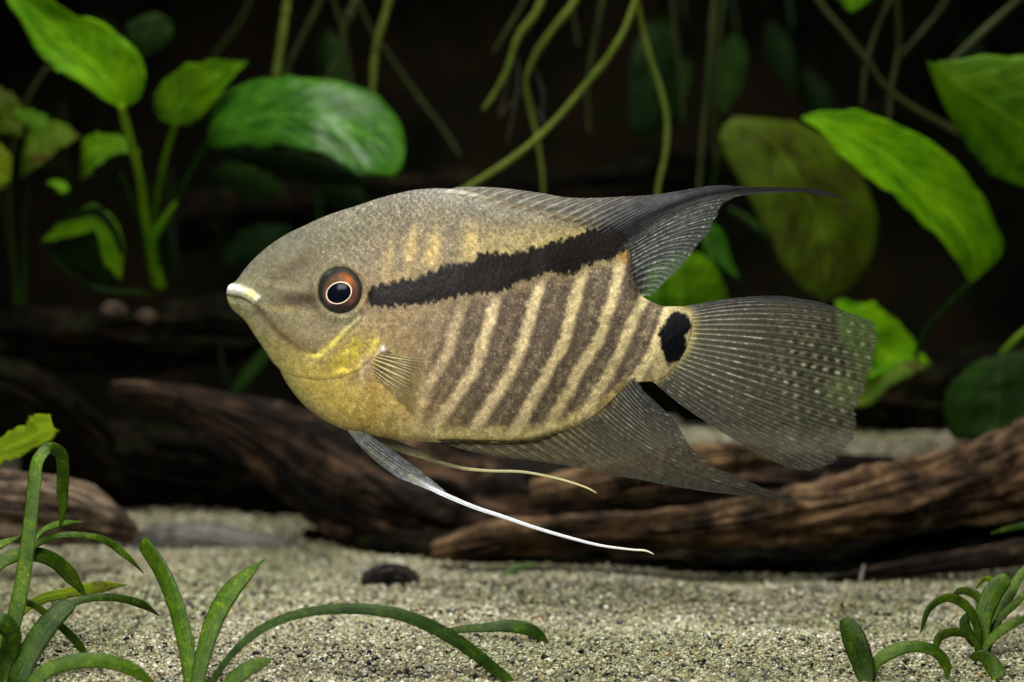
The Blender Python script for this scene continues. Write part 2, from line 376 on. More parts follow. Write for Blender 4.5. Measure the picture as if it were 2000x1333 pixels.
t = thing('driftwood_branch', P(100, 900, 0.64), 'dark reddish driftwood branch curving down behind the driftwood stump', 'driftwood')
wood_tube('limb', [(-120, 765, 0.64, 50), (0, 750, 0.64, 46), (90, 785, 0.645, 46), (160, 850, 0.65, 50), (195, 930, 0.655, 50), (205, 1020, 0.66, 50)], M_WOODB, t, 61)
t = thing('bogwood', P(350, 1020, 0.66), 'black block added to stand for shade in the hollow under the log tip', 'driftwood')  # added block, its near-black colour gives the darkness of the hollow
wood_tube('trunk', [(60, 900, 0.665, 100), (200, 900, 0.665, 105), (350, 915, 0.665, 100), (500, 930, 0.665, 95), (700, 940, 0.67, 90)], M_WOODB, t, 67, 0.35)
t = thing('bogwood', P(250, 700, 0.68), 'dark bogwood trunk that the broad leaved plant grows on', 'driftwood')
wood_tube('trunk', [(-180, 690, 0.67, 66), (60, 668, 0.67, 62), (260, 662, 0.675, 68), (430, 640, 0.68, 74), (620, 620, 0.69, 76), (860, 600, 0.70, 70)], M_WOODB, t, 71, 0.4)
t = thing('bogwood', P(1500, 800, 0.74), 'dark bogwood trunk under the hanging olive leaf behind the tail', 'driftwood')
wood_tube('trunk', [(1050, 700, 0.73, 80), (1300, 730, 0.73, 90), (1550, 750, 0.725, 95), (1800, 760, 0.72, 95), (2150, 760, 0.72, 95)], M_WOODB, t, 75, 0.4)
t = thing('bogwood', P(900, 360, 0.80), 'dark bogwood branch crossing behind the hanging roots above the fish', 'driftwood')
wood_tube('limb', [(330, 440, 0.82, 60), (760, 385, 0.82, 44), (1050, 380, 0.82, 48), (1350, 340, 0.82, 42), (1750, 230, 0.82, 48)], M_WOODB, t, 79, 0.45)
for x, y, w, lb in ((222, 606, 26, 'blurred tan wood knot on the dark bogwood under the folded leaf'), (286, 618, 20, 'smaller orange tan knot on the dark bogwood near the snout')):
    o = wood_tube('wood_knot', [(x-w, y+3, 0.632, 3), (x-w*0.4, y-1, 0.63, 13), (x+w*0.4, y, 0.63, 13), (x+w, y+4, 0.632, 3)], M_WOODL, None, 90+int(w), 0.4, n=40, m=24); tag(o, lb, 'wood knot')
o = wood_tube('buried_stone', [(235, 1068, 0.585, 12), (300, 1052, 0.585, 30), (380, 1050, 0.585, 36), (470, 1060, 0.583, 32), (560, 1076, 0.581, 20), (625, 1090, 0.58, 6)], M_STONE, None, 83, 0.3, n=90, m=48)
tag(o, 'grey slate sliver half buried in the sand before the log', 'stone')
M_CHIP = mat_wood('bark_black', (0.006, 0.005, 0.005), (0.03, 0.026, 0.024), (0.24, 0.22, 0.20))
o = wood_tube('bark_chip', [(706, 1138, 0.505, 4), (728, 1124, 0.507, 22), (765, 1116, 0.508, 34), (800, 1126, 0.508, 26), (818, 1146, 0.507, 5)], M_CHIP, None, 89, 0.95, n=90, m=60)
tag(o, 'small black bark chip lying on the sand by the log end', 'bark chip')
o = wood_tube('wood_chip', [(1030, 1210, 0.452, 2), (1045, 1209, 0.452, 7), (1062, 1210, 0.452, 6), (1070, 1212, 0.452, 2)], mat_wood('wood_orange', (0.16, 0.07, 0.025), (0.32, 0.15, 0.06), (0.42, 0.24, 0.12)), None, 91, 0.3, n=30, m=20)
tag(o, 'tiny orange wood chip on the sand', 'wood chip')

# ------------------------------------------------------------------ plants
def loft(name, rows, depth, roll, mat, parent, n=48, m=15, cup=0.10, wave=0.05, seed=1, thick=0.00035):
    """leaf through rows of (edge, middle, edge) pixels; roll tips the first edge away from the lens"""
    R = np.array([[*r[0], *r[1], *r[2]] if len(r) == 3 else [*r, *r, *r] for r in rows], float)
    k = R[:, 2:4]; ch = np.concatenate([[0], np.cumsum(np.linalg.norm(np.diff(k, axis=0), axis=1)+0.3*np.linalg.norm(np.diff(R[:, :2]-R[:, 4:], axis=0), axis=1))])
    tt = np.linspace(0, ch[-1], n); Q = np.stack([pchip(ch, R[:, j], tt) for j in range(6)], 1)
    dep = pchip_c(np.linspace(0, 1, len(depth)), np.array(depth, float), np.linspace(0, 1, n)) if hasattr(depth, '__len__') else np.full(n, depth)
    u = np.linspace(0, 1, m); a = 2*(u-0.5)*(u-1); b = 4*u*(1-u); c = 2*u*(u-0.5)
    px = Q[:, 0:1]*a+Q[:, 2:3]*b+Q[:, 4:5]*c; py = Q[:, 1:2]*a+Q[:, 3:4]*b+Q[:, 5:6]*c
    w = np.hypot(Q[:, 0]-Q[:, 4], Q[:, 1]-Q[:, 5])[:, None]*PX*dep[:, None]/D
    s = (0.5-u)[None]
    V = np.linspace(0, 1, n)[:, None]
    off = w*s*math.tan(math.radians(roll)) - w*cup*(1-(2*np.abs(s))**1.6) + w*wave*(fbm(V*7+0*s, s*3+0*V, seed, 2)-0.5)*2
    d = dep[:, None]+off
    edge = 2.2*(vnoise(V*20+0*s, 9*np.sign(s)+0*V, seed+3)-0.5)*2*np.abs(2*s)**3
    v = P(px, py, d)+np.stack([0*d, 0*d, 0.00035*edge], -1)
    uv = np.stack([np.broadcast_to(u[None], px.shape), np.broadcast_to(V, px.shape)], -1)
    o = mesh_obj(name, v, grid_faces(n, m), mat, parent, uv=uv)
    md = o.modifiers.new('thickness', 'SOLIDIFY'); md.thickness = thick; md.offset = 0
    return o
def stem(name, pts, mat, parent=None, n=40, m=10, seed=1, wob=0.0):
    """pts: (px, py, depth, diameter px)"""
    c = catmull(pts, n); C = P(c[:, 0], c[:, 1], c[:, 2]); R = np.maximum(c[:, 3], 0.5)*0.5*PX*c[:, 2]/D
    T = np.gradient(C, axis=0); T /= np.linalg.norm(T, axis=1)[:, None]
    a = np.array([0.2, 1.0, 0.1]); N = np.cross(T, a); N /= np.linalg.norm(N, axis=1)[:, None]; B = np.cross(T, N)
    th = np.linspace(0, 2*math.pi, m, endpoint=False)
    k = 1+0.18*(fbm(np.linspace(0, n*0.35, n), np.zeros(n), seed, 2)-0.5)*2
    V = C[:, None]+((R*k)[:, None]*np.cos(th))[..., None]*N[:, None]+((R*k)[:, None]*np.sin(th))[..., None]*B[:, None]
    uv = np.stack([np.broadcast_to(0.2+0.6*(th/6.283)[None], (n, m)), np.broadcast_to(np.linspace(0, 1, n)[:, None], (n, m))], -1)
    f = grid_faces(n, m, True)
    v = np.vstack([V.reshape(-1, 3), C[:1], C[-1:]]); u2 = np.vstack([uv.reshape(-1, 2), [[0.5, 0]], [[0.5, 1]]])
    a = np.arange(m); b = (a+1) % m; i0 = n*m
    q = np.vstack([f[:, [0, 1, 2]], f[:, [0, 2, 3]], np.stack([a*0+i0, a, b], 1), np.stack([a*0+i0+1, (n-1)*m+b, (n-1)*m+a], 1)])
    return mesh_obj(name, v, q, mat, parent, uv=u2)
def blade(name, pts, mat, parent, tip=1.0, n=60, m=9, seed=1, fold=0.09, twist=25, thick=0.00045):
    """grass blade: pts (px, py, depth, width px); a ribbon with a shallow channel and real thickness"""
    c = catmull(pts, n); C = P(c[:, 0], c[:, 1], c[:, 2]); W = np.maximum(c[:, 3], 0.6)*PX*c[:, 2]/D
    s = np.linspace(0, 1, n)
    W = W*np.clip((1-s)/0.10+ (0.0 if tip >= 1 else 1-tip), 0, 1)**0.6
    T = np.gradient(C, axis=0); T /= np.linalg.norm(T, axis=1)[:, None]
    side = np.cross(T, np.array([0, 1.0, 0.0])); side /= np.linalg.norm(side, axis=1)[:, None]
    nr = np.cross(side, T)
    an = np.radians(twist)*(1+0.5*np.sin(s*4+seed)); sd = side*np.cos(an)[:, None]+nr*np.sin(an)[:, None]; nn = np.cross(sd, T)
    u = np.linspace(-1, 1, m)
    V = C[:, None]+sd[:, None]*(W[:, None]*0.5/np.cos(an)[:, None]*u)[..., None]+nn[:, None]*(W[:, None]*fold*(u**2)[None])[..., None]
    uv = np.stack([np.broadcast_to((u*0.5+0.5)[None], (n, m)), np.broadcast_to(s[:, None], (n, m))], -1)
    o = mesh_obj(name, V, grid_faces(n, m), mat, parent, uv=uv)
    md = o.modifiers.new('thickness', 'SOLIDIFY'); md.thickness = thick; md.offset = 0
    return o

G_BRIGHT = mat_leaf('leaf_bright', (0.045, 0.19, 0.002), (0.21, 0.46, 0.004))
G_MID = mat_leaf('leaf_mid', (0.030, 0.125, 0.002), (0.14, 0.30, 0.004))
G_DEEP = mat_leaf('leaf_deep', (0.010, 0.055, 0.004), (0.050, 0.17, 0.008), rough=0.40, trans=0.3, spec=0.13, nscale=120)
G_OLIVE = mat_leaf('leaf_olive', (0.045, 0.055, 0.006), (0.10, 0.17, 0.006), spots=(0.05, 0.035, 0.012))
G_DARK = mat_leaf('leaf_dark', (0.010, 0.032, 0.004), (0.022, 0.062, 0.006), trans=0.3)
G_DIM = mat_leaf('leaf_dim', (0.006, 0.018, 0.004), (0.012, 0.034, 0.006), trans=0.3)  # background dimness put into the leaf colour
G_OLIVED = mat_leaf('leaf_olive_dim', (0.012, 0.013, 0.004), (0.028, 0.032, 0.006), spots=(0.02, 0.012, 0.006))  # shaded copy of the olive leaf, dimness put into the colour
G_BROWN = mat_leaf('leaf_mottled', (0.05, 0.13, 0.006), (0.17, 0.26, 0.02), spots=(0.10, 0.045, 0.015))
G_GRASS = mat_grass('grass_blade', (0.022, 0.066, 0.0015), (0.12, 0.24, 0.004), (0.30, 0.42, 0.03))
G_GRASSD = mat_grass('grass_blade_dark', (0.007, 0.024, 0.0015), (0.055, 0.13, 0.003), (0.14, 0.23, 0.015))
G_YELLOW = mat_leaf('leaf_yellow', (0.12, 0.20, 0.004), (0.28, 0.40, 0.012), spots=(0.16, 0.13, 0.03))
G_ROOT = mat_leaf('root_green', (0.060, 0.095, 0.010), (0.15, 0.20, 0.030), trans=0.2, vein=0)
G_ROOTD = mat_leaf('root_dull', (0.022, 0.032, 0.008), (0.052, 0.066, 0.020), trans=0.2, vein=0)
G_ROOTW = mat_leaf('root_pale', (0.035, 0.042, 0.030), (0.07, 0.08, 0.055), trans=0.2, vein=0)
G_STALK = mat_leaf('stalk_pale', (0.09, 0.20, 0.006), (0.19, 0.34, 0.010), trans=0.25, vein=0)

# broad leaved plant growing on the bogwood, left
t = thing('broadleaf_plant', P(305, 590, 0.61), 'broad leaved plant with bright green leaves rooted on dark bogwood beside the head', 'plant')
loft('leaf', [(239, 212), ((268, 200), (236, 196), (212, 203)), ((284, 155), (222, 170), (180, 178)), ((278, 117), (195, 140), (140, 152)), ((242, 79), (160, 107), (107, 135)), ((204, 48), (127, 75), (80, 108)), ((150, 30), (95, 45), (58, 75)), ((107, 8), (60, 15), (41, 38)), ((75, -15), (35, -10), (15, 3)), (5, -35)], (0.57, 0.545), 42, G_BRIGHT, t, seed=2, cup=-0.10)
loft('leaf', [(345, 248), ((312, 233), (343, 236), (372, 240)), ((299, 202), (348, 215), (395, 225)), ((311, 168), (368, 190), (415, 205)), ((345, 138), (395, 165), (433, 180)), ((390, 121), (425, 146), (452, 155)), ((440, 116), (457, 129), (470, 135)), (484, 121)], (0.59, 0.585), 36, G_MID, t, seed=3, cup=-0.10)
loft('leaf', [((405, 262), (405, 272), (405, 280)), ((415, 210), (420, 252), (430, 290)), ((455, 175), (470, 240), (490, 288)), ((520, 155), (535, 225), (550, 288)), ((590, 152), (600, 225), (615, 298)), ((650, 160), (655, 240), (665, 320)), ((710, 172), (705, 262), (710, 342)), ((758, 205), (745, 282), (750, 348)), ((785, 250), (775, 300), (775, 342)), ((793, 285), (790, 305), (787, 325))], (0.585, 0.57, 0.57), 52, G_DEEP, t, seed=4, cup=0.16, wave=0.09)
loft('leaf', [(425, 285), ((480, 292), (480, 305), (470, 320)), ((580, 300), (570, 325), (560, 345)), ((680, 330), (660, 350), (640, 362)), (715, 360)], 0.625, -25, G_DIM, t, seed=5)  # leaf in the arched leaf's shadow, shade put into its colour
loft('leaf', [(274, 300), ((242, 268), (237, 285), (232, 300)), ((190, 262), (190, 290), (195, 322)), ((160, 280), (165, 312), (172, 345)), (158, 352)], 0.60, 50, G_MID, t, seed=6)
loft('leaf', [(80, 474), ((125, 432), (118, 470), (108, 510)), ((180, 404), (165, 465), (150, 530)), ((222, 435), (200, 490), (180, 550)), ((241, 490), (228, 520), (212, 560)), (230, 545)], 0.602, -40, G_DIM, t, seed=7, cup=0.15)  # shaded body of the folded leaf, dark by its colour
loft('leaf', [(80, 474), ((128, 428), (124, 446), (120, 468)), ((182, 402), (182, 422), (182, 448)), ((226, 432), (212, 452), (194, 476)), ((242, 490), (226, 500), (202, 512)), (236, 548)], 0.596, 45, G_MID, t, seed=27)  # lit rim of the same folded leaf, painted as a brighter strip
stem('petiole', [(236, 206, 0.568, 15), (252, 268, 0.575, 15), (273, 350, 0.585, 15), (284, 425, 0.595, 15), (300, 540, 0.612, 14)], G_STALK, t)
stem('petiole', [(342, 246, 0.592, 12), (325, 300, 0.598, 12), (308, 380, 0.604, 12), (300, 470, 0.612, 12), (302, 560, 0.62, 12)], G_MID, t)
stem('petiole', [(408, 276, 0.588, 13), (370, 340, 0.60, 12), (330, 430, 0.61, 12), (310, 550, 0.62, 12)], G_DARK, t)
stem('petiole', [(345, 395, 0.60, 8), (318, 435, 0.60, 17), (298, 468, 0.60, 20), (300, 510, 0.602, 18), (316, 562, 0.606, 20)], G_MID, t)
stem('petiole', [(236, 340, 0.60, 7), (258, 390, 0.605, 8), (280, 470, 0.615, 9), (300, 560, 0.62, 9)], G_DARK, t)
stem('petiole', [(100, 500, 0.60, 8), (180, 560, 0.61, 9), (300, 575, 0.62, 9)], G_DARK, t)
t = thing('broadleaf_plant', P(40, 600, 0.62), 'shaded plant with small reddish and olive leaves at the dark branch', 'plant')
loft('leaf', [(158, 268), ((112, 240), (108, 265), (112, 292)), ((60, 250), (60, 290), (72, 332)), ((44, 300), (44, 320), (50, 340)), (40, 345)], 0.62, 40, G_BROWN, t, seed=8)
loft('leaf', [(15, 215), ((50, 215), (48, 228), (44, 240)), ((90, 228), (84, 244), (72, 256)), (105, 255)], 0.625, 35, G_MID, t, seed=9)
loft('leaf', [(0, 280), ((22, 312), (-2, 312), (-30, 312)), ((19, 350), (-2, 350), (-30, 350)), (0, 372)], 0.61, 25, G_YELLOW, t, seed=10)
loft('leaf', [(-30, 160), ((30, 190), (0, 200), (-30, 210)), ((46, 230), (12, 240), (-20, 250)), (42, 268)], 0.63, 25, G_OLIVE, t, seed=11)
loft('leaf', [(92, 358), ((110, 354), (112, 362), (112, 370)), ((128, 360), (126, 369), (122, 378)), (136, 372)], 0.60, 45, G_BRIGHT, t, seed=12, n=20)
stem('petiole', [(60, 320, 0.622, 8), (50, 420, 0.63, 8), (45, 600, 0.64, 9)], G_DARK, t)
stem('petiole', [(0, 368, 0.612, 8), (15, 470, 0.63, 8), (40, 600, 0.64, 9)], G_DARK, t)
stem('petiole', [(95, 130, 0.64, 10), (60, 180, 0.64, 10), (30, 260, 0.64, 10), (30, 600, 0.65, 10)], G_ROOTD, t)
o = loft('sword_leaf', [(280, 112), ((320, 92), (285, 82), (248, 78)), ((338, 62), (292, 56), (245, 52)), ((330, 40), (300, 36), (262, 40)), (300, 26)], 0.68, 25, G_DARK, None, seed=13)
tag(o, 'single dark green leaf in the shade behind the bright pointed leaf', 'leaf')
o = loft('sword_leaf', [(-40, 895), ((0, 855), (0, 880), (0, 907)), ((30, 838), (30, 868), (34, 893)), ((52, 830), (52, 860), (58, 882)), ((60, 813), (76, 848), (92, 864)), ((98, 812), (105, 835), (116, 838))], 0.455, 35, G_YELLOW, None, seed=14)
tag(o, 'torn yellow green leaf end above the tall bent grass blade', 'leaf')
o = loft('sword_leaf', [(1270, 40), ((1330, 95), (1280, 105), (1232, 118)), ((1332, 190), (1278, 188), (1228, 190)), ((1318, 248), (1262, 250), (1228, 240)), (1240, 270)], 0.72, 20, G_DIM, None, seed=15)
tag(o, 'dim dark green leaf in deep shade behind the curved hanging root', 'leaf')

# broad leaved plant on the right
t = thing('broadleaf_plant', P(1990, 850, 0.61), 'broad leaved plant with long glossy green leaves above the thick log end', 'plant')
loft('leaf', [(1566, 233), ((1610, 220), (1605, 238), (1600, 256)), ((1660, 218), (1640, 252), (1625, 280)), ((1730, 236), (1690, 280), (1652, 313)), ((1800, 268), (1745, 315), (1692, 346)), ((1860, 310), (1795, 358), (1740, 378)), ((1910, 370), (1845, 410), (1790, 425)), ((1945, 435), (1885, 462), (1840, 472)), ((1962, 490), (1905, 510), (1872, 515)), ((1935, 525), (1905, 538), (1885, 542)), (1895, 555)], (0.555, 0.565), 42, G_BRIGHT, t, seed=16, cup=-0.08)
loft('leaf', [(1810, 120), ((1862, 122), (1850, 150), (1828, 168)), ((1935, 108), (1897, 180), (1850, 220)), ((2010, 112), (1950, 215), (1875, 262)), ((2080, 150), (2000, 250), (1905, 305)), ((2130, 240), (2040, 305), (1935, 340)), ((2140, 330), (2080, 350), (2010, 365)), (2110, 385)], 0.56, -25, G_MID, t, seed=17, cup=0.14)
loft('leaf', [(1632, 588), ((1692, 590), (1662, 620), (1640, 652)), ((1745, 620), (1702, 660), (1665, 702)), ((1785, 668), (1735, 700), (1690, 742)), (1817, 713)], 0.60, 40, G_BRIGHT, t, seed=18)
loft('leaf', [(1820, 714), ((1762, 708), (1752, 730), (1745, 752)), ((1700, 712), (1700, 750), (1700, 788)), ((1640, 730), (1640, 760), (1640, 800)), (1600, 765)], 0.595, 35, G_BROWN, t, seed=19)
loft('leaf', [(1960, 688), ((2010, 690), (1950, 712), (1890, 722)), ((2060, 740), (1950, 765), (1850, 762)), ((2060, 800), (1950, 808), (1843, 812)), ((2030, 850), (1930, 845), (1860, 850)), (1920, 870)], 0.585, -18, G_DARK, t, seed=20)
stem('petiole', [(1897, 550, 0.566, 12), (1850, 600, 0.58, 11), (1815, 640, 0.59, 10), (1790, 690, 0.60, 10), (1800, 800, 0.62, 10)], G_DARK, t)
stem('petiole', [(1955, 692, 0.585, 11), (1985, 662, 0.585, 12), (2020, 630, 0.587, 12), (2060, 560, 0.59, 12)], G_STALK, t)
stem('petiole', [(1640, 770, 0.60, 10), (1600, 800, 0.61, 10), (1560, 860, 0.62, 10)], G_DARK, t)
t = thing('broadleaf_plant', P(1400, 640, 0.68), 'plant with a wide olive brown leaf hanging behind the dorsal fin', 'plant')
loft('leaf', [(1430, 228), ((1540, 238), (1480, 252), (1405, 270)), ((1640, 290), (1530, 305), (1430, 332)), ((1695, 370), (1575, 380), (1470, 400)), ((1720, 450), (1605, 452), (1505, 475)), ((1705, 515), (1615, 515), (1545, 540)), ((1665, 562), (1615, 560), (1575, 573)), (1612, 590)], 0.64, 18, G_OLIVE, t, seed=22)
loft('leaf', [(1330, 650), ((1425, 602), (1330, 600), (1255, 600)), ((1412, 550), (1330, 558), (1258, 560)), ((1382, 506), (1322, 518), (1265, 530)), (1330, 488)], 0.62, 30, G_MID, t, seed=23)
loft('leaf', [(1385, 428), ((1412, 455), (1396, 465), (1372, 482)), ((1427, 500), (1412, 505), (1396, 512)), (1444, 547)], 0.605, 30, G_DEEP, t, seed=24)
stem('petiole', [(1425, 408, 0.63, 10), (1460, 430, 0.63, 16), (1490, 455, 0.63, 14), (1520, 500, 0.64, 8), (1540, 640, 0.66, 8)], G_DARK, t)
stem('petiole', [(1432, 230, 0.64, 10), (1400, 330, 0.65, 10), (1385, 480, 0.66, 10), (1400, 640, 0.68, 10)], G_DARK, t)
o = loft('sword_leaf', [(1662, 24), ((1636, 0), (1664, 0), (1698, 3)), ((1605, -40), (1664, -40), (1725, -40)), (1665, -100)], 0.57, 25, G_BRIGHT, None, seed=25)
tag(o, 'bright green leaf tip poking down above the glossy long leaf', 'leaf')
t = thing('broadleaf_plant', P(470, 760, 0.66), 'dim young shoot growing behind the log under the fish throat', 'plant')
blade('leaf', [(455, 770, 0.64, 14), (480, 735, 0.64, 24), (510, 700, 0.64, 24), (545, 660, 0.64, 12)], G_DARK, t)
blade('leaf', [(455, 770, 0.64, 8), (440, 740, 0.64, 12), (432, 700, 0.64, 10), (430, 670, 0.64, 5)], G_DIM, t)

t = thing('broadleaf_plant', P(1480, 330, 0.80), 'dim plant of dark leaves in the shade above the dorsal fin', 'plant')
for k, (x, y, a, L, w) in enumerate([(1440, 60, 100, 170, 62), (1500, 40, 70, 150, 55), (1350, 110, 120, 190, 60), (1560, 130, 60, 150, 55), (1300, 30, 95, 140, 50), (1880, 60, 70, 170, 60)]):
    c, s_ = math.cos(math.radians(a)), math.sin(math.radians(a)); f = lambda q, v: (x+L*q*c-w*v*s_, y+L*q*s_+w*v*c)
    loft('leaf', [f(0, 0)]+[(f(q, v), f(q, 0), f(q, -v)) for q, v in ((0.15, 0.3), (0.35, 0.5), (0.6, 0.48), (0.85, 0.22))]+[f(1, 0)], 0.78+0.01*k, 20, G_DIM if k % 2 else G_DARK, t, seed=60+k)
    stem('petiole', [(*f(0, 0), 0.78+0.01*k, 8), (x-10, y-60, 0.785, 9), (x-20, y-140, 0.79, 9)], G_DIM, t)
t = thing('broadleaf_plant', P(250, 300, 0.80), 'dim plant of dark leaves in the shade behind the pointed upright leaf', 'plant')
for k, (x, y, a, L, w) in enumerate([(180, 30, 60, 150, 55), (420, 330, 20, 150, 60), (120, 200, 100, 150, 50), (560, 440, 150, 160, 60), (640, 60, 80, 150, 60), (330, 330, 110, 170, 60), (620, 350, 30, 120, 60)]):
    c, s_ = math.cos(math.radians(a)), math.sin(math.radians(a)); f = lambda q, v: (x+L*q*c-w*v*s_, y+L*q*s_+w*v*c)
    loft('leaf', [f(0, 0)]+[(f(q, v), f(q, 0), f(q, -v)) for q, v in ((0.15, 0.3), (0.35, 0.5), (0.6, 0.48), (0.85, 0.22))]+[f(1, 0)], 0.74+0.01*k, 20, (G_DIM, G_DARK, G_OLIVED)[k % 3], t, seed=70+k)
    stem('petiole', [(*f(0, 0), 0.74+0.01*k, 8), (x+10, y+160, 0.76, 9), (x+30, y+320, 0.77, 9)], G_DIM, t)
# roots hanging from the surface above
RG = 'roots hanging from the water surface'
def root(pts, mat, label, d, branches=()):
    o = stem('hanging_root', [(x, y, d, w) for x, y, w in pts], mat, None, n=60, seed=int(pts[0][0]) % 50)
    tag(o, label, 'root', RG)
    for b in branches: stem('rootlet', [(x, y, d+0.002, w) for x, y, w in b], G_ROOTW, o, n=24, m=6)
root([(570, -60, 17), (558, 20, 17), (548, 90, 18), (538, 160, 18), (535, 200, 10)], G_ROOT, 'straight green root hanging onto the wide arched leaf', 0.60)
root([(650, -50, 11), (622, 10, 13), (590, 75, 13), (560, 140, 13), (550, 190, 10)], G_ROOTD, 'slanting dull green root crossing beside the straight green root', 0.62)
root([(720, -40, 9), (688, 20, 22), (670, 60, 16), (672, 100, 10), (640, 150, 12), (628, 190, 8)], G_ROOTD, 'kinked knotty dull root above the wide arched leaf', 0.62)
root([(775, -50, 15), (752, 30, 15), (735, 90, 15), (727, 180, 13), (724, 230, 8)], G_ROOT, 'pale green root ending at the tip half of the wide arched leaf', 0.61)
root([(690, -30, 7), (720, 50, 7), (760, 110, 9), (820, 195, 10), (870, 260, 9), (900, 308, 6)], G_ROOTD, 'long dim root slanting down towards the back of the fish', 0.67)
root([(640, -30, 8), (660, 30, 8), (675, 90, 8), (690, 190, 7)], G_ROOTD, 'thin dim root hanging beside the kinked root', 0.66)
root([(1075, -50, 16), (1050, 20, 16), (1012, 75, 15), (990, 140, 13), (965, 185, 12), (943, 216, 7)], G_ROOT, 'yellow green root with a free hanging tip above the back', 0.585,
     [[(1008, 90, 4), (1012, 150, 5), (1005, 210, 4), (990, 280, 3)], [(1006, 120, 3), (985, 190, 4), (975, 230, 3)]])
root([(1150, -50, 14), (1122, 5, 14), (1075, 65, 14), (1040, 120, 12), (1027, 160, 11), (1035, 210, 12), (1048, 265, 11), (1058, 330, 8), (1062, 400, 6)], G_ROOT, 'pale root with a kink and a thin lower end', 0.60,
     [[(1048, 140, 3), (1062, 190, 5), (1055, 240, 3)], [(1030, 170, 3), (1000, 200, 4), (975, 230, 4)], [(1045, 210, 4), (1062, 235, 4), (1068, 265, 3)]])
root([(1262, -50, 13), (1243, 0, 14), (1220, 60, 15), (1190, 110, 14), (1150, 160, 14), (1100, 220, 14), (1045, 275, 14), (980, 325, 13), (915, 365, 12), (860, 400, 9)], G_ROOT, 'long bright root curving down behind the back of the fish', 0.565)
root([(1240, -40, 11), (1252, 40, 12), (1268, 110, 13), (1290, 175, 13), (1303, 235, 13), (1300, 300, 12), (1286, 365, 11), (1280, 420, 8)], G_ROOT, 'bowed pale green root hanging behind the dorsal fin', 0.575)
root([(1400, -40, 16), (1390, 80, 15), (1382, 180, 13), (1370, 300, 10), (1362, 420, 8)], G_ROOTD, 'straight dim green root hanging before the olive leaf', 0.63)
root([(1420, -40, 8), (1400, 120, 8), (1395, 240, 7), (1400, 330, 6)], G_ROOTD, 'thin brownish dim root beside the straight dim green root', 0.66)
root([(1185, -40, 10), (1170, 40, 11), (1158, 100, 11), (1148, 170, 9), (1150, 260, 7)], G_ROOTD, 'short dull root between the two curving roots', 0.63)
root([(1045, -50, 11), (1015, 20, 12), (988, 65, 10), (962, 105, 5)], G_ROOTD, 'short dull green root ending beside the free hanging tip', 0.62)
root([(1110, -40, 8), (1120, 30, 8), (1130, 90, 7)], G_ROOTD, 'tiny dull root stub among the curving roots', 0.64)
root([(1310, -40, 8), (1320, 80, 8), (1330, 160, 7), (1335, 240, 5)], G_ROOTD, 'thin dim root above the dorsal fin', 0.68)
root([(1570, -50, 13), (1605, 10, 13), (1650, 65, 13), (1690, 115, 13), (1735, 175, 12), (1790, 215, 13), (1850, 248, 14), (1920, 285, 15), (1990, 345, 15), (2060, 410, 14)], G_ROOTD, 'long olive runner crossing down over the glossy leaves', 0.59)
root([(1760, -50, 10), (1735, 10, 12), (1708, 75, 12), (1692, 130, 10), (1684, 205, 8)], G_ROOTD, 'dull root forking from the olive runner', 0.60)
root([(1748, -50, 12), (1755, 30, 13), (1756, 100, 12), (1742, 170, 12), (1736, 240, 9)], G_ROOTD, 'upright dull root crossing the olive runner', 0.605)
root([(1865, -40, 11), (1840, 15, 11), (1800, 65, 11), (1758, 112, 9)], G_ROOTD, 'faint slanting root meeting the upright dull root', 0.64)
root([(2040, -60, 16), (1990, 0, 17), (1930, 55, 18), (1858, 122, 14)], G_ROOTD, 'thick olive root slanting above the leaf over the olive runner', 0.60)
root([(500, -30, 8), (470, 40, 9), (425, 100, 9), (380, 150, 6)], G_ROOTD, 'very dim root behind the pointed upright leaf', 0.74)

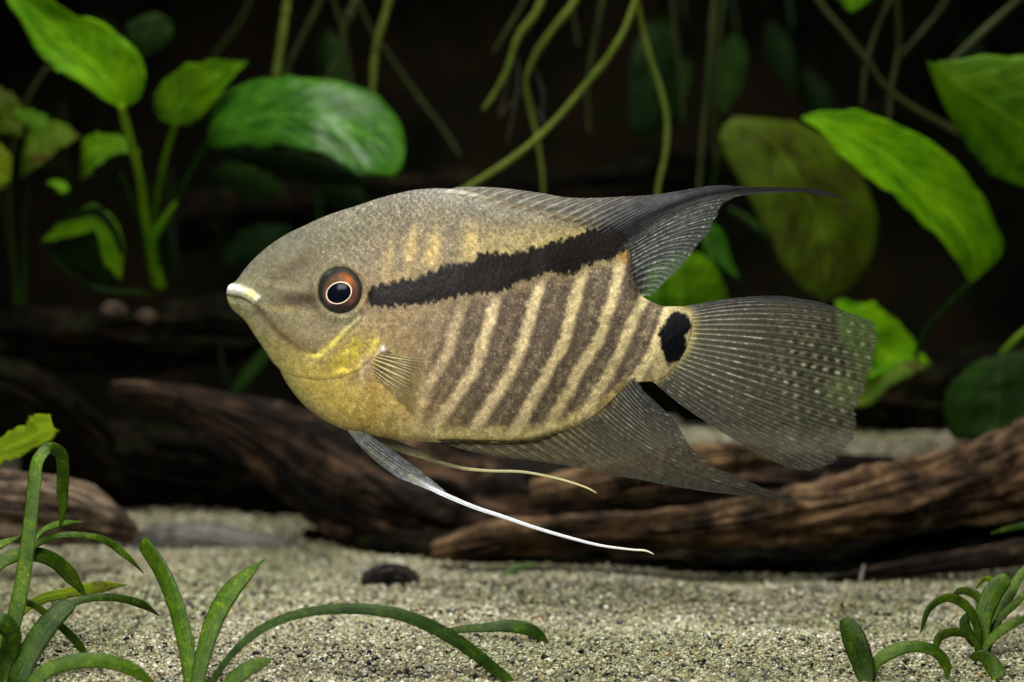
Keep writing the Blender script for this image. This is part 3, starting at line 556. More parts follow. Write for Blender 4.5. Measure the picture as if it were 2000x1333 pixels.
# grass rosettes on the sand
def rosette(base, label, blades, group=None):
    t = thing('ribbon_plant', base, label, 'plant', group)
    for i, (pts, mt, kw) in enumerate(blades):
        blade('blade', pts, mt, t, seed=i+int(base[0]*1000) % 13, **kw)
    return t
def dd(pts, d0, d1, w):
    n = len(pts); w = w if hasattr(w, '__len__') else [w]*n
    ww = np.interp(np.linspace(0, 1, n), np.linspace(0, 1, len(w)), w)
    return [(p[0], p[1], d0+(d1-d0)*i/(n-1), ww[i]) for i, p in enumerate(pts)]
G1, G2, GY = G_GRASS, G_GRASSD, G_YELLOW
rosette(P(15, 1400, 0.365), 'tufted water grass with one tall bent blade before the stump', [
    (dd([(8, 1420), (18, 1260), (42, 1144), (58, 1030), (67, 949), (78, 892), (97, 875), (117, 884), (123, 915), (122, 955), (122, 1005), (114, 1042)], 0.366, 0.40, [34, 32, 30, 28, 26, 24, 22, 24, 24, 22, 17, 6]), G1, dict(n=110, twist=8)),
    (dd([(0, 1400), (-40, 1180), (0, 1100), (45, 1082), (105, 1095), (140, 1128), (170, 1170)], 0.375, 0.40, [24, 24, 24, 26, 26, 24, 12]), G1, {}),
    (dd([(5, 1400), (40, 1150), (70, 1065), (110, 1048), (160, 1046), (205, 1056), (245, 1085), (280, 1120)], 0.38, 0.41, [7, 9, 10, 10, 10, 11, 11, 5]), G1, {}),
    (dd([(20, 1400), (50, 1120), (80, 1040), (115, 1024), (162, 1020)], 0.39, 0.42, [7, 9, 10, 12, 6]), G1, {}),
    (dd([(10, 1400), (30, 1210), (70, 1175), (130, 1159), (200, 1146), (247, 1143)], 0.385, 0.42, [12, 12, 16, 18, 20, 8]), GY, {}),
    (dd([(30, 1400), (90, 1230), (140, 1180), (185, 1168), (240, 1170), (285, 1185), (310, 1202)], 0.372, 0.395, [9, 11, 12, 13, 14, 14, 7]), G2, {}),
    (dd([(20, 1420), (40, 1310), (72, 1250), (108, 1203), (138, 1176)], 0.36, 0.375, [46, 44, 44, 40, 32]), G2, dict(tip=0.4)),
    (dd([(0, 1400), (10, 1230), (50, 1178), (105, 1212), (150, 1255), (182, 1300)], 0.372, 0.385, [10, 12, 12, 13, 14, 7]), G1, {}),
    (dd([(20, 1420), (80, 1318), (150, 1292), (210, 1292), (265, 1312), (310, 1345)], 0.355, 0.365, [24, 26, 28, 26, 20, 8]), G1, {}),
    (dd([(-10, 1400), (-60, 1150), (-20, 1075), (40, 1048)], 0.385, 0.41, [18, 20, 20, 8]), G1, {}),
    (dd([(-20, 1400), (-40, 1260), (0, 1215), (20, 1230), (28, 1300)], 0.36, 0.365, [30, 34, 34, 30, 10]), G2, {}),
])
rosette(P(385, 1400, 0.362), 'water grass with two upright blades and a long arching blade', [
    (dd([(382, 1420), (372, 1320), (358, 1240), (338, 1170), (308, 1105), (277, 1060)], 0.362, 0.385, [30, 30, 32, 33, 32, 30]), G1, dict(tip=0.3, twist=15)),
    (dd([(388, 1420), (388, 1320), (402, 1260), (425, 1195), (452, 1152), (482, 1122), (517, 1094)], 0.362, 0.38, [24, 28, 33, 36, 34, 22, 5]), G1, dict(twist=18)),
    (dd([(400, 1420), (415, 1335), (452, 1280), (502, 1235), (562, 1206), (640, 1191), (720, 1191), (790, 1203), (850, 1228), (912, 1265), (960, 1303), (1010, 1345), (1030, 1375)], 0.362, 0.372, [8, 10, 13, 15, 16, 18, 20, 22, 24, 24, 22, 16, 8]), G2, dict(n=90, twist=15)),
    (dd([(395, 1420), (440, 1345), (482, 1308), (530, 1288)], 0.358, 0.362, [20, 26, 28, 16]), G1, {}),
    (dd([(380, 1420), (380, 1350), (375, 1310), (378, 1240)], 0.364, 0.37, [14, 14, 12, 6]), G1, {}),
])
rosette(P(868, 1252, 0.418), 'single low bent blade lying on the sand behind the arching blade', [
    (dd([(862, 1236), (900, 1230), (950, 1226), (1000, 1223), (1042, 1234), (1074, 1262)], 0.415, 0.42, [8, 12, 15, 22, 22, 10]), G2, {})])
rosette(P(1918, 1268, 0.406), 'leafy green water grass tuft on the sand before the log root', [
    (dd([(1916, 1275), (1922, 1200), (1942, 1155), (1968, 1126)], 0.406, 0.41, [20, 34, 36, 24]), G1, dict(tip=0.5)),
    (dd([(1925, 1275), (1945, 1215), (1972, 1160), (2005, 1102)], 0.408, 0.42, [14, 20, 20, 8]), G1, {}),
    (dd([(1912, 1270), (1905, 1215), (1884, 1181), (1850, 1168), (1818, 1186), (1798, 1236)], 0.405, 0.40, [10, 14, 17, 16, 12, 4]), G1, {}),
    (dd([(1918, 1265), (1922, 1180), (1900, 1160), (1880, 1155), (1858, 1164)], 0.408, 0.415, [10, 13, 15, 15, 7]), G1, {}),
    (dd([(1915, 1270), (1895, 1243), (1860, 1236), (1836, 1245), (1826, 1270)], 0.404, 0.40, [9, 14, 17, 18, 8]), G1, {}),
    (dd([(1920, 1272), (1940, 1245), (1978, 1218), (2015, 1204)], 0.405, 0.405, [9, 14, 16, 8]), G1, {}),
    (dd([(1922, 1270), (1955, 1205), (1980, 1182), (2010, 1152)], 0.408, 0.41, [9, 12, 14, 7]), G1, {}),
    (dd([(1905, 1262), (1892, 1240), (1884, 1215), (1900, 1195)], 0.407, 0.407, [12, 18, 18, 8]), G2, {}),
    (dd([(1922, 1262), (1925, 1165), (1945, 1140), (1925, 1132), (1905, 1150)], 0.415, 0.425, [8, 11, 12, 10, 4]), GY, {}),
])
rosette(P(1692, 1332, 0.375), 'small water grass with one broad blade and one arched blade', [
    (dd([(1694, 1340), (1688, 1310), (1674, 1268), (1660, 1232), (1648, 1208)], 0.372, 0.376, [22, 36, 42, 38, 22]), G2, dict(tip=0.5)),
    (dd([(1698, 1338), (1714, 1292), (1740, 1274), (1790, 1263), (1830, 1275), (1848, 1300), (1849, 1330)], 0.373, 0.374, [10, 18, 22, 20, 20, 20, 8]), G1, {})])
rosette(P(1945, 1318, 0.378), 'lone short green leaf poking out of the sand below the tuft', [
    (dd([(1952, 1325), (1940, 1302), (1920, 1285), (1893, 1284)], 0.378, 0.382, [26, 30, 26, 10]), G1, {})])
rosette(P(972, 1150, 0.51), 'tiny green sprout at the dark foot of the log', [
    (dd([(972, 1156), (985, 1128), (1005, 1112), (1045, 1102)], 0.508, 0.515, [9, 15, 16, 6]), G1, {})])
rosette(P(2080, 1060, 0.47), 'thin bright blade reaching in before the thick log end', [
    (dd([(2090, 1160), (2075, 1040), (2020, 1026), (1970, 1033), (1935, 1042)], 0.47, 0.48, [10, 12, 13, 9, 3]), G1, {})])
o = stem('dead_stalk', [(1678, 1152, 0.515, 7), (1682, 1128, 0.516, 7), (1688, 1104, 0.517, 5)], mat_plain('stalk_white', (0.22, 0.21, 0.19), 0.6), None, n=16, m=8)
tag(o, 'short pale dead stalk standing against the dark log root', 'stalk')

# ------------------------------------------------------------------ the fish
TOP = [(443, 568), (446, 559), (451, 555), (457, 552), (479, 525), (499, 503), (527, 479), (563, 456), (599, 439), (624, 427), (662, 413), (700, 401), (739, 388), (777, 378), (815, 370.5), (854, 368), (892, 370), (929, 376), (967, 386), (1018, 400), (1057, 409), (1095, 417), (1133, 424), (1172, 434), (1200, 449), (1222, 472), (1236, 515), (1246, 560), (1256, 580), (1274, 590), (1299, 599), (1325, 599), (1345, 602), (1352, 612)]
BOT = [(443, 578), (446, 592), (453, 604), (471, 620), (479, 628), (496, 654), (514, 680), (532, 708), (547, 724), (555, 741), (573, 768), (599, 797), (637, 823), (675, 840), (713, 847), (752, 855), (803, 861), (854, 864), (921, 865), (989, 866), (1043, 863), (1070, 856), (1097, 845), (1138, 826), (1165, 808), (1192, 784), (1219, 758), (1232, 750), (1259, 746), (1283, 745), (1300, 736), (1320, 714), (1338, 686), (1348, 660), (1352, 640)]
THK = [(443, 5), (450, 14), (470, 28), (520, 50), (600, 76), (680, 92), (760, 100), (850, 103), (950, 98), (1050, 82), (1150, 60), (1230, 36), (1290, 21), (1330, 9), (1352, 3)]
STR_U = [(700, 592), (713, 590), (722, 566), (731, 558), (777, 549), (828, 536), (866, 521), (920, 511), (942, 497), (993, 496), (1057, 482), (1090, 468), (1120, 462), (1159, 448), (1184, 443), (1223, 424), (1260, 412)]
STR_L = [(700, 592), (713, 594), (726, 602), (764, 599), (815, 597), (854, 587), (920, 577), (942, 572), (980, 566), (1031, 551), (1070, 533), (1120, 533), (1146, 517), (1197, 506), (1217, 493), (1236, 470), (1260, 452)]
BARS = [  # light bars, (x, y) down the flank, strength
    ([(862, 600), (846, 660), (822, 720), (800, 790), (790, 830)], 0.38),
    ([(906, 582), (893, 630), (873, 691), (848, 735), (824, 772), (808, 835)], 0.85),
    ([(971, 570), (952, 646), (938, 690), (921, 734), (894, 770), (859, 818), (846, 845)], 0.95),
    ([(1058, 545), (1039, 610), (1018, 679), (1006, 710), (967, 775), (930, 834), (915, 855)], 1.0),
    ([(1142, 520), (1121, 595), (1101, 672), (1075, 716), (1043, 775), (1008, 840), (996, 860)], 1.0),
    ([(1216, 492), (1197, 582), (1168, 668), (1129, 727), (1092, 797), (1070, 834), (1055, 860)], 1.0),
    ([(1262, 570), (1253, 587), (1230, 640), (1210, 690), (1189, 729), (1159, 780), (1142, 815)], 1.0),
    ([(1312, 595), (1300, 620), (1284, 667), (1262, 712), (1240, 745)], 1.0)]
SPOT = [(1315, 607), (1338, 613), (1349, 628), (1349, 643), (1339, 655), (1339, 674), (1341, 685), (1327, 703), (1304, 715), (1298, 697), (1291, 674), (1287, 648), (1295, 635), (1306, 620)]
EYE = (665, 568)
OPERC = [(546, 722), (575, 736), (620, 743), (665, 739), (705, 722), (735, 690), (748, 655), (752, 630)]
CHEEK = [(500, 600), (525, 640), (560, 668), (600, 690), (632, 692), (660, 672), (690, 640), (712, 612)]
JAWL = [(497, 597), (520, 622), (548, 655), (590, 690), (625, 706)]
def scales(X, Y):
    """overlapping scales: relief height, edge line and a tone per scale"""
    a = X+0.10*(Y-600); p = 15.5; q = 7.6
    ci = np.floor(a/p).astype(int); cj = np.floor(Y/q).astype(int)
    H = np.full(X.shape, -1.0); E = np.zeros(X.shape); Tn = np.zeros(X.shape)
    for dj in range(-2, 4):
        for di in range(-2, 2):
            j = cj+dj; i = ci+di; odd = (j & 1)*0.5
            jx = _T[i & 255, j & 255]-0.5; jy = _T[(i+91) & 255, (j+37) & 255]-0.5
            cx = (i+0.5+odd)*p+5.5*jx; cy = (j+0.5)*q+4.2*jy
            r = np.hypot((a-cx)/13.0, (Y-cy)/9.4)
            h = np.where(r < 1, 0.45+0.55*(a-cx)/12.5, -1.0)
            m = h > H
            H = np.where(m, h, H); E = np.where(m, sst(0.72, 0.97, r), E); Tn = np.where(m, _T[(i+13) & 255, (j+7) & 255], Tn)
    return np.maximum(H, 0), E, Tn
def scale_mask(X, Y):
    return sst(625, 700, X+0.35*(600-Y)*0+25*(fbm(X/40, Y/40, 4, 2)-0.5))*sst(1340, 1280, X)
def mixc(c, col, m):
    m = np.clip(np.asarray(m), 0, 1)[..., None]; return c*(1-m)+np.array(col, float)*m
def gauss(X, Y, x, y, sx, sy, rot=0):
    c, s = math.cos(math.radians(rot)), math.sin(math.radians(rot))
    u = (X-x)*c+(Y-y)*s; v = -(X-x)*s+(Y-y)*c
    return np.exp(-(u/sx)**2-(v/sy)**2)
def body_relief(X, Y, fine=True):
    h = np.zeros(X.shape)
    d, al = dist_poly(X, Y, OPERC); h -= 1.0*np.exp(-(d/2.6)**2)*sst(0, 0.15, al)
    side = np.where(Y < np.interp(X, [p[0] for p in OPERC], [p[1] for p in OPERC]), 1, 0)*sst(0, 1, (760-X)/60)
    h += 1.2*side*np.exp(-(d/16)**2)
    d, al = dist_poly(X, Y, CHEEK); h -= 1.3*np.exp(-(d/5.5)**2)*sst(1.0, 0.75, al)
    d, al = dist_poly(X, Y, JAWL); h -= 1.2*np.exp(-(d/5.0)**2)
    r = np.hypot(X-EYE[0], (Y-EYE[1])/1.05); h += 5.5*np.exp(-((r-50)/9)**2)-9*sst(46, 36, r)
    # lips
    d, al = dist_poly(X, Y, [(440, 562), (462, 565), (484, 573), (500, 584)]); h += 9.5*np.exp(-(d/8.5)**2)
    d, al = dist_poly(X, Y, [(500, 584), (504, 596), (498, 606)]); h += 3.5*np.exp(-(d/7)**2)
    d, al = dist_poly(X, Y, [(438, 577), (455, 581), (472, 584), (488, 592)]); h -= 4.5*np.exp(-(d/3.4)**2)
    d, al = dist_poly(X, Y, [(440, 590), (460, 594), (480, 602)]); h += 3.5*np.exp(-(d/7)**2)
    d, al = dist_poly(X, Y, [(455, 553), (476, 564), (495, 575), (508, 590)]); h -= 2.5*np.exp(-(d/2.6)**2)
    h += 4.0*gauss(X, Y, 748, 684, 7, 6)+2.5*gauss(X, Y, 738, 702, 6, 18)
    h += 3.0*(fbm(X/55, Y/55, 21, 3)-0.5)*sst(450, 520, X)
    if fine:
        s, e, tn = scales(X, Y); yt = np.interp(X, [p[0] for p in TOP], [p[1] for p in TOP]); h += (0.45+0.55*sst(190, 60, Y-yt))*s*scale_mask(X, Y)
        h += 0.7*(fbm(X/5, Y/5, 23, 3)-0.5)
    return h
def body_color(X, Y, V):
    nz = fbm(X/7, Y/7, 31, 4)-0.5; nb = fbm(X/38, Y/38, 33, 3)-0.5; nf = fbm(X/2.6, Y/2.6, 35, 3)-0.5
    st = [(-1.0, (92, 89, 80)), (-0.78, (102, 95, 78)), (-0.35, (122, 107, 80)), (0.05, (142, 121, 90)), (0.45, (152, 129, 90)), (0.75, (178, 154, 88)), (1.0, (196, 172, 100))]
    vv = V+0.10*nb
    C = np.stack([np.interp(vv, [s[0] for s in st], [s[1][k] for s in st]) for k in range(3)], -1)
    # back, yellower towards the rear
    C = mixc(C, (124, 112, 72), 0.75*sst(900, 1120, X)*sst(-0.1, -0.5, V)*sst(-1.02, -0.8, V))
    # dark bars with pale bars between, below the stripe
    lowm = sst(0, 26, Y-np.interp(X, [p[0] for p in STR_L], [p[1] for p in STR_L]))*sst(755, 880, X+0.55*(Y-700))
    fade = sst(1.0, 0.80, V+0.12*nz)
    C = mixc(C, (86, 74, 62), 0.94*lowm*fade*(0.72+0.28*sst(820, 960, X)))
    wob = 9*(fbm(X/16, Y/16, 41, 3)-0.5)+5*nz
    L = np.zeros(X.shape); first = None
    for pts, k in BARS:
        xc = np.interp(Y, [p[1] for p in pts], [p[0] for p in pts])
        dx = X-xc+wob
        w = np.interp(Y, [500, 640, 860], [12.5, 13.0, 15.5])
        g = np.exp(-np.abs(dx/w)**3.6)*k
        g = g*sst(pts[0][1]-50, pts[0][1]+10, Y)
        L = np.maximum(L, g)
        dk = np.exp(-((X-xc-36)/8.0)**2)*0.30*k       # faint paler core of each dark bar
        L = np.maximum(L, dk*(0.6+1.2*nz))
    pale = np.stack([np.interp(X, [830, 960, 1150, 1300], c) for c in ((200, 208, 208, 214), (176, 186, 190, 198), (136, 142, 138, 146))], -1)
    Lm = np.clip(L*lowm*(1+0.3*nz), 0, 1)[..., None]; C = C*(1-Lm)+pale*Lm
    # golden patches above the stripe
    for x, y, sx, sy, k in ((757, 512, 11, 38, 0.6), (803, 490, 13, 38, 0.95), (845, 492, 15, 42, 0.9), (917, 478, 17, 36, 0.85), (780, 545, 30, 12, 0.35), (955, 472, 22, 24, 0.35), (1010, 465, 40, 18, 0.35)):
        C = mixc(C, (206, 176, 104), k*gauss(X, Y, x, y, sx, sy, 8)*(0.9+0.9*nz))
    d, al = dist_poly(X, Y, STR_U); C = mixc(C, (186, 164, 96), 0.40*np.exp(-(d/20)**2)*sst(870, 980, X)*(1+nz))
    # orange fleck where the stripe meets the fin
    C = mixc(C, (205, 150, 62), 0.85*gauss(X, Y, 1222, 500, 12, 13))
    # pale rear of the tail stalk
    C = mixc(C, (212, 196, 138), 0.8*sst(1268, 1306, X+0.25*(Y-660)+8*nz))
    # head
    hd = sst(720, 600, X+0.25*(Y-560)+20*nb)*sst(0.62, 0.3, V)
    C = mixc(C, (114, 108, 84), 0.85*hd)
    C = mixc(C, (120, 122, 96), 0.7*sst(560, 470, X-0.5*(Y-560)))
    C = mixc(C, (94, 94, 84), 0.6*hd*sst(-0.45, -0.95, V))
    C = mixc(C, (58, 45, 33), 0.95*gauss(X, Y, 588, 585, 42, 16, -3)*(1+nz)); C = mixc(C, (96, 88, 70), 0.5*gauss(X, Y, 560, 640, 50, 26, 35))
    C = mixc(C, (84, 68, 52), 0.6*gauss(X, Y, 580, 520, 62, 17, -30))
    C = mixc(C, (150, 142, 108), 0.55*gauss(X, Y, 560, 560, 70, 7, 10))
    C = mixc(C, (162, 150, 92), 0.6*gauss(X, Y, 560, 605, 60, 7, 8)*(1+2*nz))
    C = mixc(C, (150, 138, 104), 0.55*gauss(X, Y, 590, 640, 60, 30, 30))
    C = mixc(C, (120, 124, 96), 0.6*gauss(X, Y, 668, 625, 40, 14, -20))
    C = mixc(C, (84, 66, 46), 0.7*np.exp(-(dist_poly(X, Y, JAWL)[0]/7)**2))  # jaw crease, its shading darkened into the colour
    C = mixc(C, (92, 74, 56), 0.55*gauss(X, Y, 600, 676, 34, 12, 22))
    C = mixc(C, (196, 186, 130), 0.55*gauss(X, Y, 606, 706, 26, 10, 30)*(1+nz))
    # throat, yellow
    C = mixc(C, (176, 156, 70), 0.6*gauss(X, Y, 600, 735, 95, 40, 42))
    C = mixc(C, (166, 160, 96), 0.5*sst(18, 4, dist_poly(X, Y, [(445, 592), (496, 655), (546, 723)])[0]))
    C = mixc(C, (190, 168, 74), 0.5*gauss(X, Y, 700, 790, 110, 60, 20))
    C = mixc(C, (228, 214, 148), 0.85*sst(0.80, 0.95, V)*sst(700, 860, X)*sst(1180, 1080, X))  # belly underside painted paler to offset missing bounce light
    C = mixc(C, (206, 178, 110), 0.55*gauss(X, Y, 770, 770, 45, 70, -10)*(1+nz))
    # gold gill cover
    g = gauss(X, Y, 690, 688, 46, 30, -32)
    C = mixc(C, (182, 164, 52), np.clip(1.1*g*(0.75+1.6*nf+0.8*nz), 0, 0.95))
    C = mixc(C, (150, 130, 40), 0.5*gauss(X, Y, 668, 710, 40, 14, -15)*(1+2*nz))
    d, al = dist_poly(X, Y, [(590, 688), (618, 698), (634, 684), (650, 672), (676, 645)])
    C = mixc(C, (226, 214, 96), 0.9*np.exp(-(d/(5.0+5*nz))**2)*sst(0.0, 0.2, al))
    C = mixc(C, (222, 212, 150), 0.8*np.exp(-(dist_poly(X, Y, [(668, 650), (682, 638), (702, 620)])[0]/3.0)**2))
    d, al = dist_poly(X, Y, [(655, 728), (690, 722), (715, 700), (738, 668)])
    C = mixc(C, (226, 206, 80), 0.8*np.exp(-(d/(6+8*nz))**2))
    C = mixc(C, (186, 160, 140), 0.75*gauss(X, Y, 718, 716, 20, 30, 20))
    C = mixc(C, (160, 128, 62), 0.6*gauss(X, Y, 728, 780, 16, 50, 4))
    C = mixc(C, (150, 138, 92), 0.6*np.exp(-(dist_poly(X, Y, OPERC)[0]/1.8)**2))
    # lips
    d, al = dist_poly(X, Y, [(440, 562), (462, 565), (484, 573), (498, 583)]); m = np.exp(-(d/10.5)**4)
    C = mixc(C, (226, 230, 216), m); C = mixc(C, (214, 206, 110), 0.8*m*gauss(X, Y, 490, 576, 16, 12))
    d, al = dist_poly(X, Y, [(438, 577), (455, 581), (472, 584), (488, 592)]); C = mixc(C, (84, 82, 52), 0.75*np.exp(-(d/2.6)**2))
    C = mixc(C, (238, 230, 226), gauss(X, Y, 749, 683, 6, 6)); C = mixc(C, (52, 44, 34), 0.8*gauss(X, Y, 758, 692, 8, 5)); C = mixc(C, (214, 196, 150), 0.8*gauss(X, Y, 737, 692, 5, 10, 20))
    # scales
    s, e, tn = scales(X, Y); sm = scale_mask(X, Y)
    C = C*(1+sm*(0.16*(tn-0.5)))[..., None]
    up = 0.25+0.75*sst(-0.1, -0.65, V)
    C = mixc(C, (176, 166, 134), 0.24*e*sm*up*(0.5+1.6*np.clip(nf+0.35, 0, 1)))
    C = C*(1-0.13*up*sm*(1-s)*(1-e))[..., None]
    # stripe
    ed = 22*(fbm(X/5, Y/9, 51, 3)-0.5)+12*(fbm(X/26, Y/26, 52, 2)-0.5)
    u = np.interp(X, [p[0] for p in STR_U], [p[1] for p in STR_U]); l = np.interp(X, [p[0] for p in STR_L], [p[1] for p in STR_L])
    m = sst(-5, 5, Y-u+ed)*sst(-5, 5, l-Y+ed)*sst(708, 724, X+ed*0.6)
    C = mixc(C, (18, 14, 12), 0.97*m); C = mixc(C, (66, 56, 44), 0.22*m*sst(0.1, 0.35, nf)*sm)
    # tail spot
    d, al = dist_poly(X, Y, SPOT, True); sd = np.where(inside(X, Y, SPOT), d, -d)
    spot = sst(-4, 4, sd+10*nz+6*nf); C = mixc(C, (10, 11, 16), spot)
    # light and dark flecks; the pale ones paint metallic glints
    C = C*(1+0.34*nz+0.30*nf)[..., None]
    fl = sst(0.70, 0.80, fbm(X/3.2, Y/3.2, 61, 2)); C = mixc(C, (232, 222, 190), 0.35*fl*(1-m)*(1-spot)*sst(560, 640, X))
    return lin(np.clip(C, 4, 250))

FY = D
fish = thing('cichlid_fish', (0.0, FY, ZC), 'striped olive gold fish with black eye stripe and trailing fins swimming', 'fish')
def make_body():
    nx, nn, nf = 620, 270, 60
    e = np.linspace(0, 1, nx); xs = 443.3+(1351.7-443.3)*(0.85*e+0.15*(e-np.sin(2*math.pi*e)/(2*math.pi)))
    yt = pchip([p[0] for p in TOP], [p[1] for p in TOP], xs); yb = pchip([p[0] for p in BOT], [p[1] for p in BOT], xs)
    th = pchip([p[0] for p in THK], [p[1] for p in THK], xs)
    q = np.linspace(-1, 1, nn); vn = 0.55*q+0.45*np.sin(q*math.pi/2)
    q = np.linspace(1, -1, nf+2)[1:-1]; vf = 0.3*q+0.7*np.sin(q*math.pi/2)
    v = np.concatenate([vn, vf]); sgn = np.concatenate([np.ones(nn), -np.ones(nf)])
    X = np.repeat(xs[:, None], len(v), 1); V = np.repeat(v[None], nx, 0)
    Y = 0.5*(yt+yb)[:, None]+0.5*(yb-yt)[:, None]*V
    pw = np.interp(xs, [443, 700, 1000, 1352], [0.62, 0.60, 0.62, 0.7])[:, None]
    W = th[:, None]*np.clip(1-np.abs(V)**2.2, 0, 1)**pw
    W = W*(1-(1-np.clip(1-np.abs(V), 0, 1)**0.55)*np.where(V < 0, sst(1060, 1200, X), sst(1030, 1150, X)*sst(1270, 1220, X)))
    sx = 1000+(X-1000)*FY/(FY-W*PX); sy = 666.5+(Y-666.5)*FY/(FY-W*PX)     # where the flank appears from in front
    h = np.zeros(X.shape)
    h[:, :nn] = body_relief(sx[:, :nn], sy[:, :nn]); h[:, nn:] = body_relief(sx[:, nn:], sy[:, nn:], False)
    W2 = W+h*np.clip(W/(10+0*W), 0, 1)
    col = body_color(sx, sy, V)
    vert = np.stack([(X-1000)*PX, FY-sgn[None]*W2*PX, ZC+(666.5-Y)*PX], -1)
    n = len(v); f = grid_faces(nx, n, True)
    vs = vert.reshape(-1, 3); i0 = len(vs)
    vs = np.vstack([vs, vert[0].mean(0)[None]-[[0.00008, 0, 0]], vert[-1].mean(0)[None]]); cc = np.vstack([col.reshape(-1, 3), col[0].mean(0)[None], col[-1].mean(0)[None]])
    a = np.arange(n); b = (a+1) % n
    tri = np.vstack([f[:, [0, 1, 2]], f[:, [0, 2, 3]], np.stack([a*0+i0, a, b], 1), np.stack([a*0+i0+1, (nx-1)*n+b, (nx-1)*n+a], 1)])
    return mesh_obj('body', vs, tri, M_SKIN, fish, colors=cc)
make_body()
def flank(px, py):
    """half thickness of the body (px) at a point of the flank"""
    px = np.asarray(px, float); py = np.asarray(py, float)
    yt = pchip([p[0] for p in TOP], [p[1] for p in TOP], px); yb = pchip([p[0] for p in BOT], [p[1] for p in BOT], px)
    v = np.clip((py-0.5*(yt+yb))/(0.5*(yb-yt)+1e-6), -1, 1)
    return (1-(1-np.clip(1-np.abs(v), 0, 1)**0.55)*np.where(v < 0, sst(1060, 1200, px), sst(1030, 1150, px)*sst(1270, 1220, px)))* pchip([p[0] for p in THK], [p[1] for p in THK], px)*np.clip(1-np.abs(v)**2.2, 0, 1)**0.61

def make_eye(side):
    nr, na = 40, 96
    r = np.linspace(0, 1, nr)[:, None]; a = np.linspace(0, 2*math.pi, na, endpoint=False)[None]
    U = 44*r*np.cos(a); Vv = 46.5*r*np.sin(a)
    w0 = float(flank(EYE[0], EYE[1])); sc = (FY-w0*PX)/FY
    cx = 1000+(EYE[0]-1000)*sc; cy = 666.5+(EYE[1]-666.5)*sc
    tilt = 0.16*(-U)*0
    dome = 15*np.sqrt(np.clip(1-r**2, 0, 1))+0*a-3
    slope = (flank(cx+U, cy+Vv)-w0)*0.75
    n1 = fbm(U/9, Vv/9, 71, 3)-0.5; n2 = fbm(np.cos(a)*5+0*r, np.sin(a)*5+r*2, 72, 3)-0.5
    C = np.zeros(U.shape+(3,))+np.array((92, 56, 40.0))
    C = mixc(C, (196, 96, 14), gauss(U, Vv, 15, -22, 17, 10, 35)*1.0)
    C = mixc(C, (140, 78, 38), gauss(U, Vv, 30, 2, 9, 20)*0.8)
    C = mixc(C, (132, 92, 84), gauss(U, Vv, -26, 14, 18, 20)*0.95)
    C = mixc(C, (150, 84, 70), gauss(U, Vv, 22, 24, 16, 14)*0.8)
    C = mixc(C, (44, 30, 26), gauss(U, Vv, 0, 32, 22, 8)*0.9)
    C = mixc(C, (120, 84, 40), gauss(U, Vv, -14, -18, 18, 8, -30)*0.8)
    C = mixc(C, (46, 47, 40), sst(0.68, 0.88, r+0.14*n1+0.05*gauss(U, Vv, -30, -25, 25, 25)*2))
    C = mixc(C, (96, 100, 92), sst(0.80, 0.90, r)*gauss(U, Vv, -22, -32, 16, 14)*0.7*(1+2*n1))
    C = mixc(C, (140, 128, 100), sst(0.90, 0.97, r)*sst(0.2, 0.9, np.sin(a)+0*r)*0.8)
    C = mixc(C, (30, 28, 24), sst(0.955, 0.985, r)*sst(0.9, 0.2, np.sin(a)+0*r))
    C = C*(0.80+0.5*n1+0.25*n2)[..., None]; C = C*0.88+0.12*C.mean(-1, keepdims=True)
    def put(u, v, w):
        return np.stack([(cx+u-1000)*PX, FY-side*(w0+w)*PX, ZC+(666.5-cy-v)*PX], -1)
    eye = mesh_obj('eye', put(U, Vv, dome+slope), grid_faces(nr, na, True)[:, ::side], M_EYE, fish, colors=lin(np.clip(C, 3, 250)))
    c, s = math.cos(math.radians(-22)), math.sin(math.radians(-22))
    def ell(ru, rv, rr, aa):
        x = ru*rr*np.cos(aa); y = rv*rr*np.sin(aa)
        return -2+x*c-y*s, 5+x*s+y*c
    r2 = np.linspace(0, 1, 14)[:, None]
    u, v = ell(23.5, 18.5, r2, a); rr = np.hypot(u/44, v/46.5)
    mesh_obj('pupil', put(u, v, 15*np.sqrt(np.clip(1-rr**2, 0, 1))-3+0.9+1.5*(1-r2**2)+(flank(cx+u, cy+v)-w0)*0.75), grid_faces(14, na, True)[:, ::side], M_PUPIL, eye)
    b = np.linspace(0, 2*math.pi, 10, endpoint=False)
    aa = np.repeat(a.T, 10, 1); k = 1+0.058*np.cos(b)[None]
    u, v = ell(24.8, 19.8, k, aa); rr = np.hypot(u/44, v/46.5)
    mesh_obj('pupil_ring', put(u, v, 15*np.sqrt(np.clip(1-rr**2, 0, 1))-3+0.9+1.5*np.sin(b)[None]+(flank(cx+u, cy+v)-w0)*0.75), np.vstack([grid_faces(na, 10, True), np.stack([(na-1)*10+np.arange(10), np.arange(10), (np.arange(10)+1) % 10, (na-1)*10+(np.arange(10)+1) % 10], 1)]), M_RING, eye)
make_eye(1); make_eye(-1)

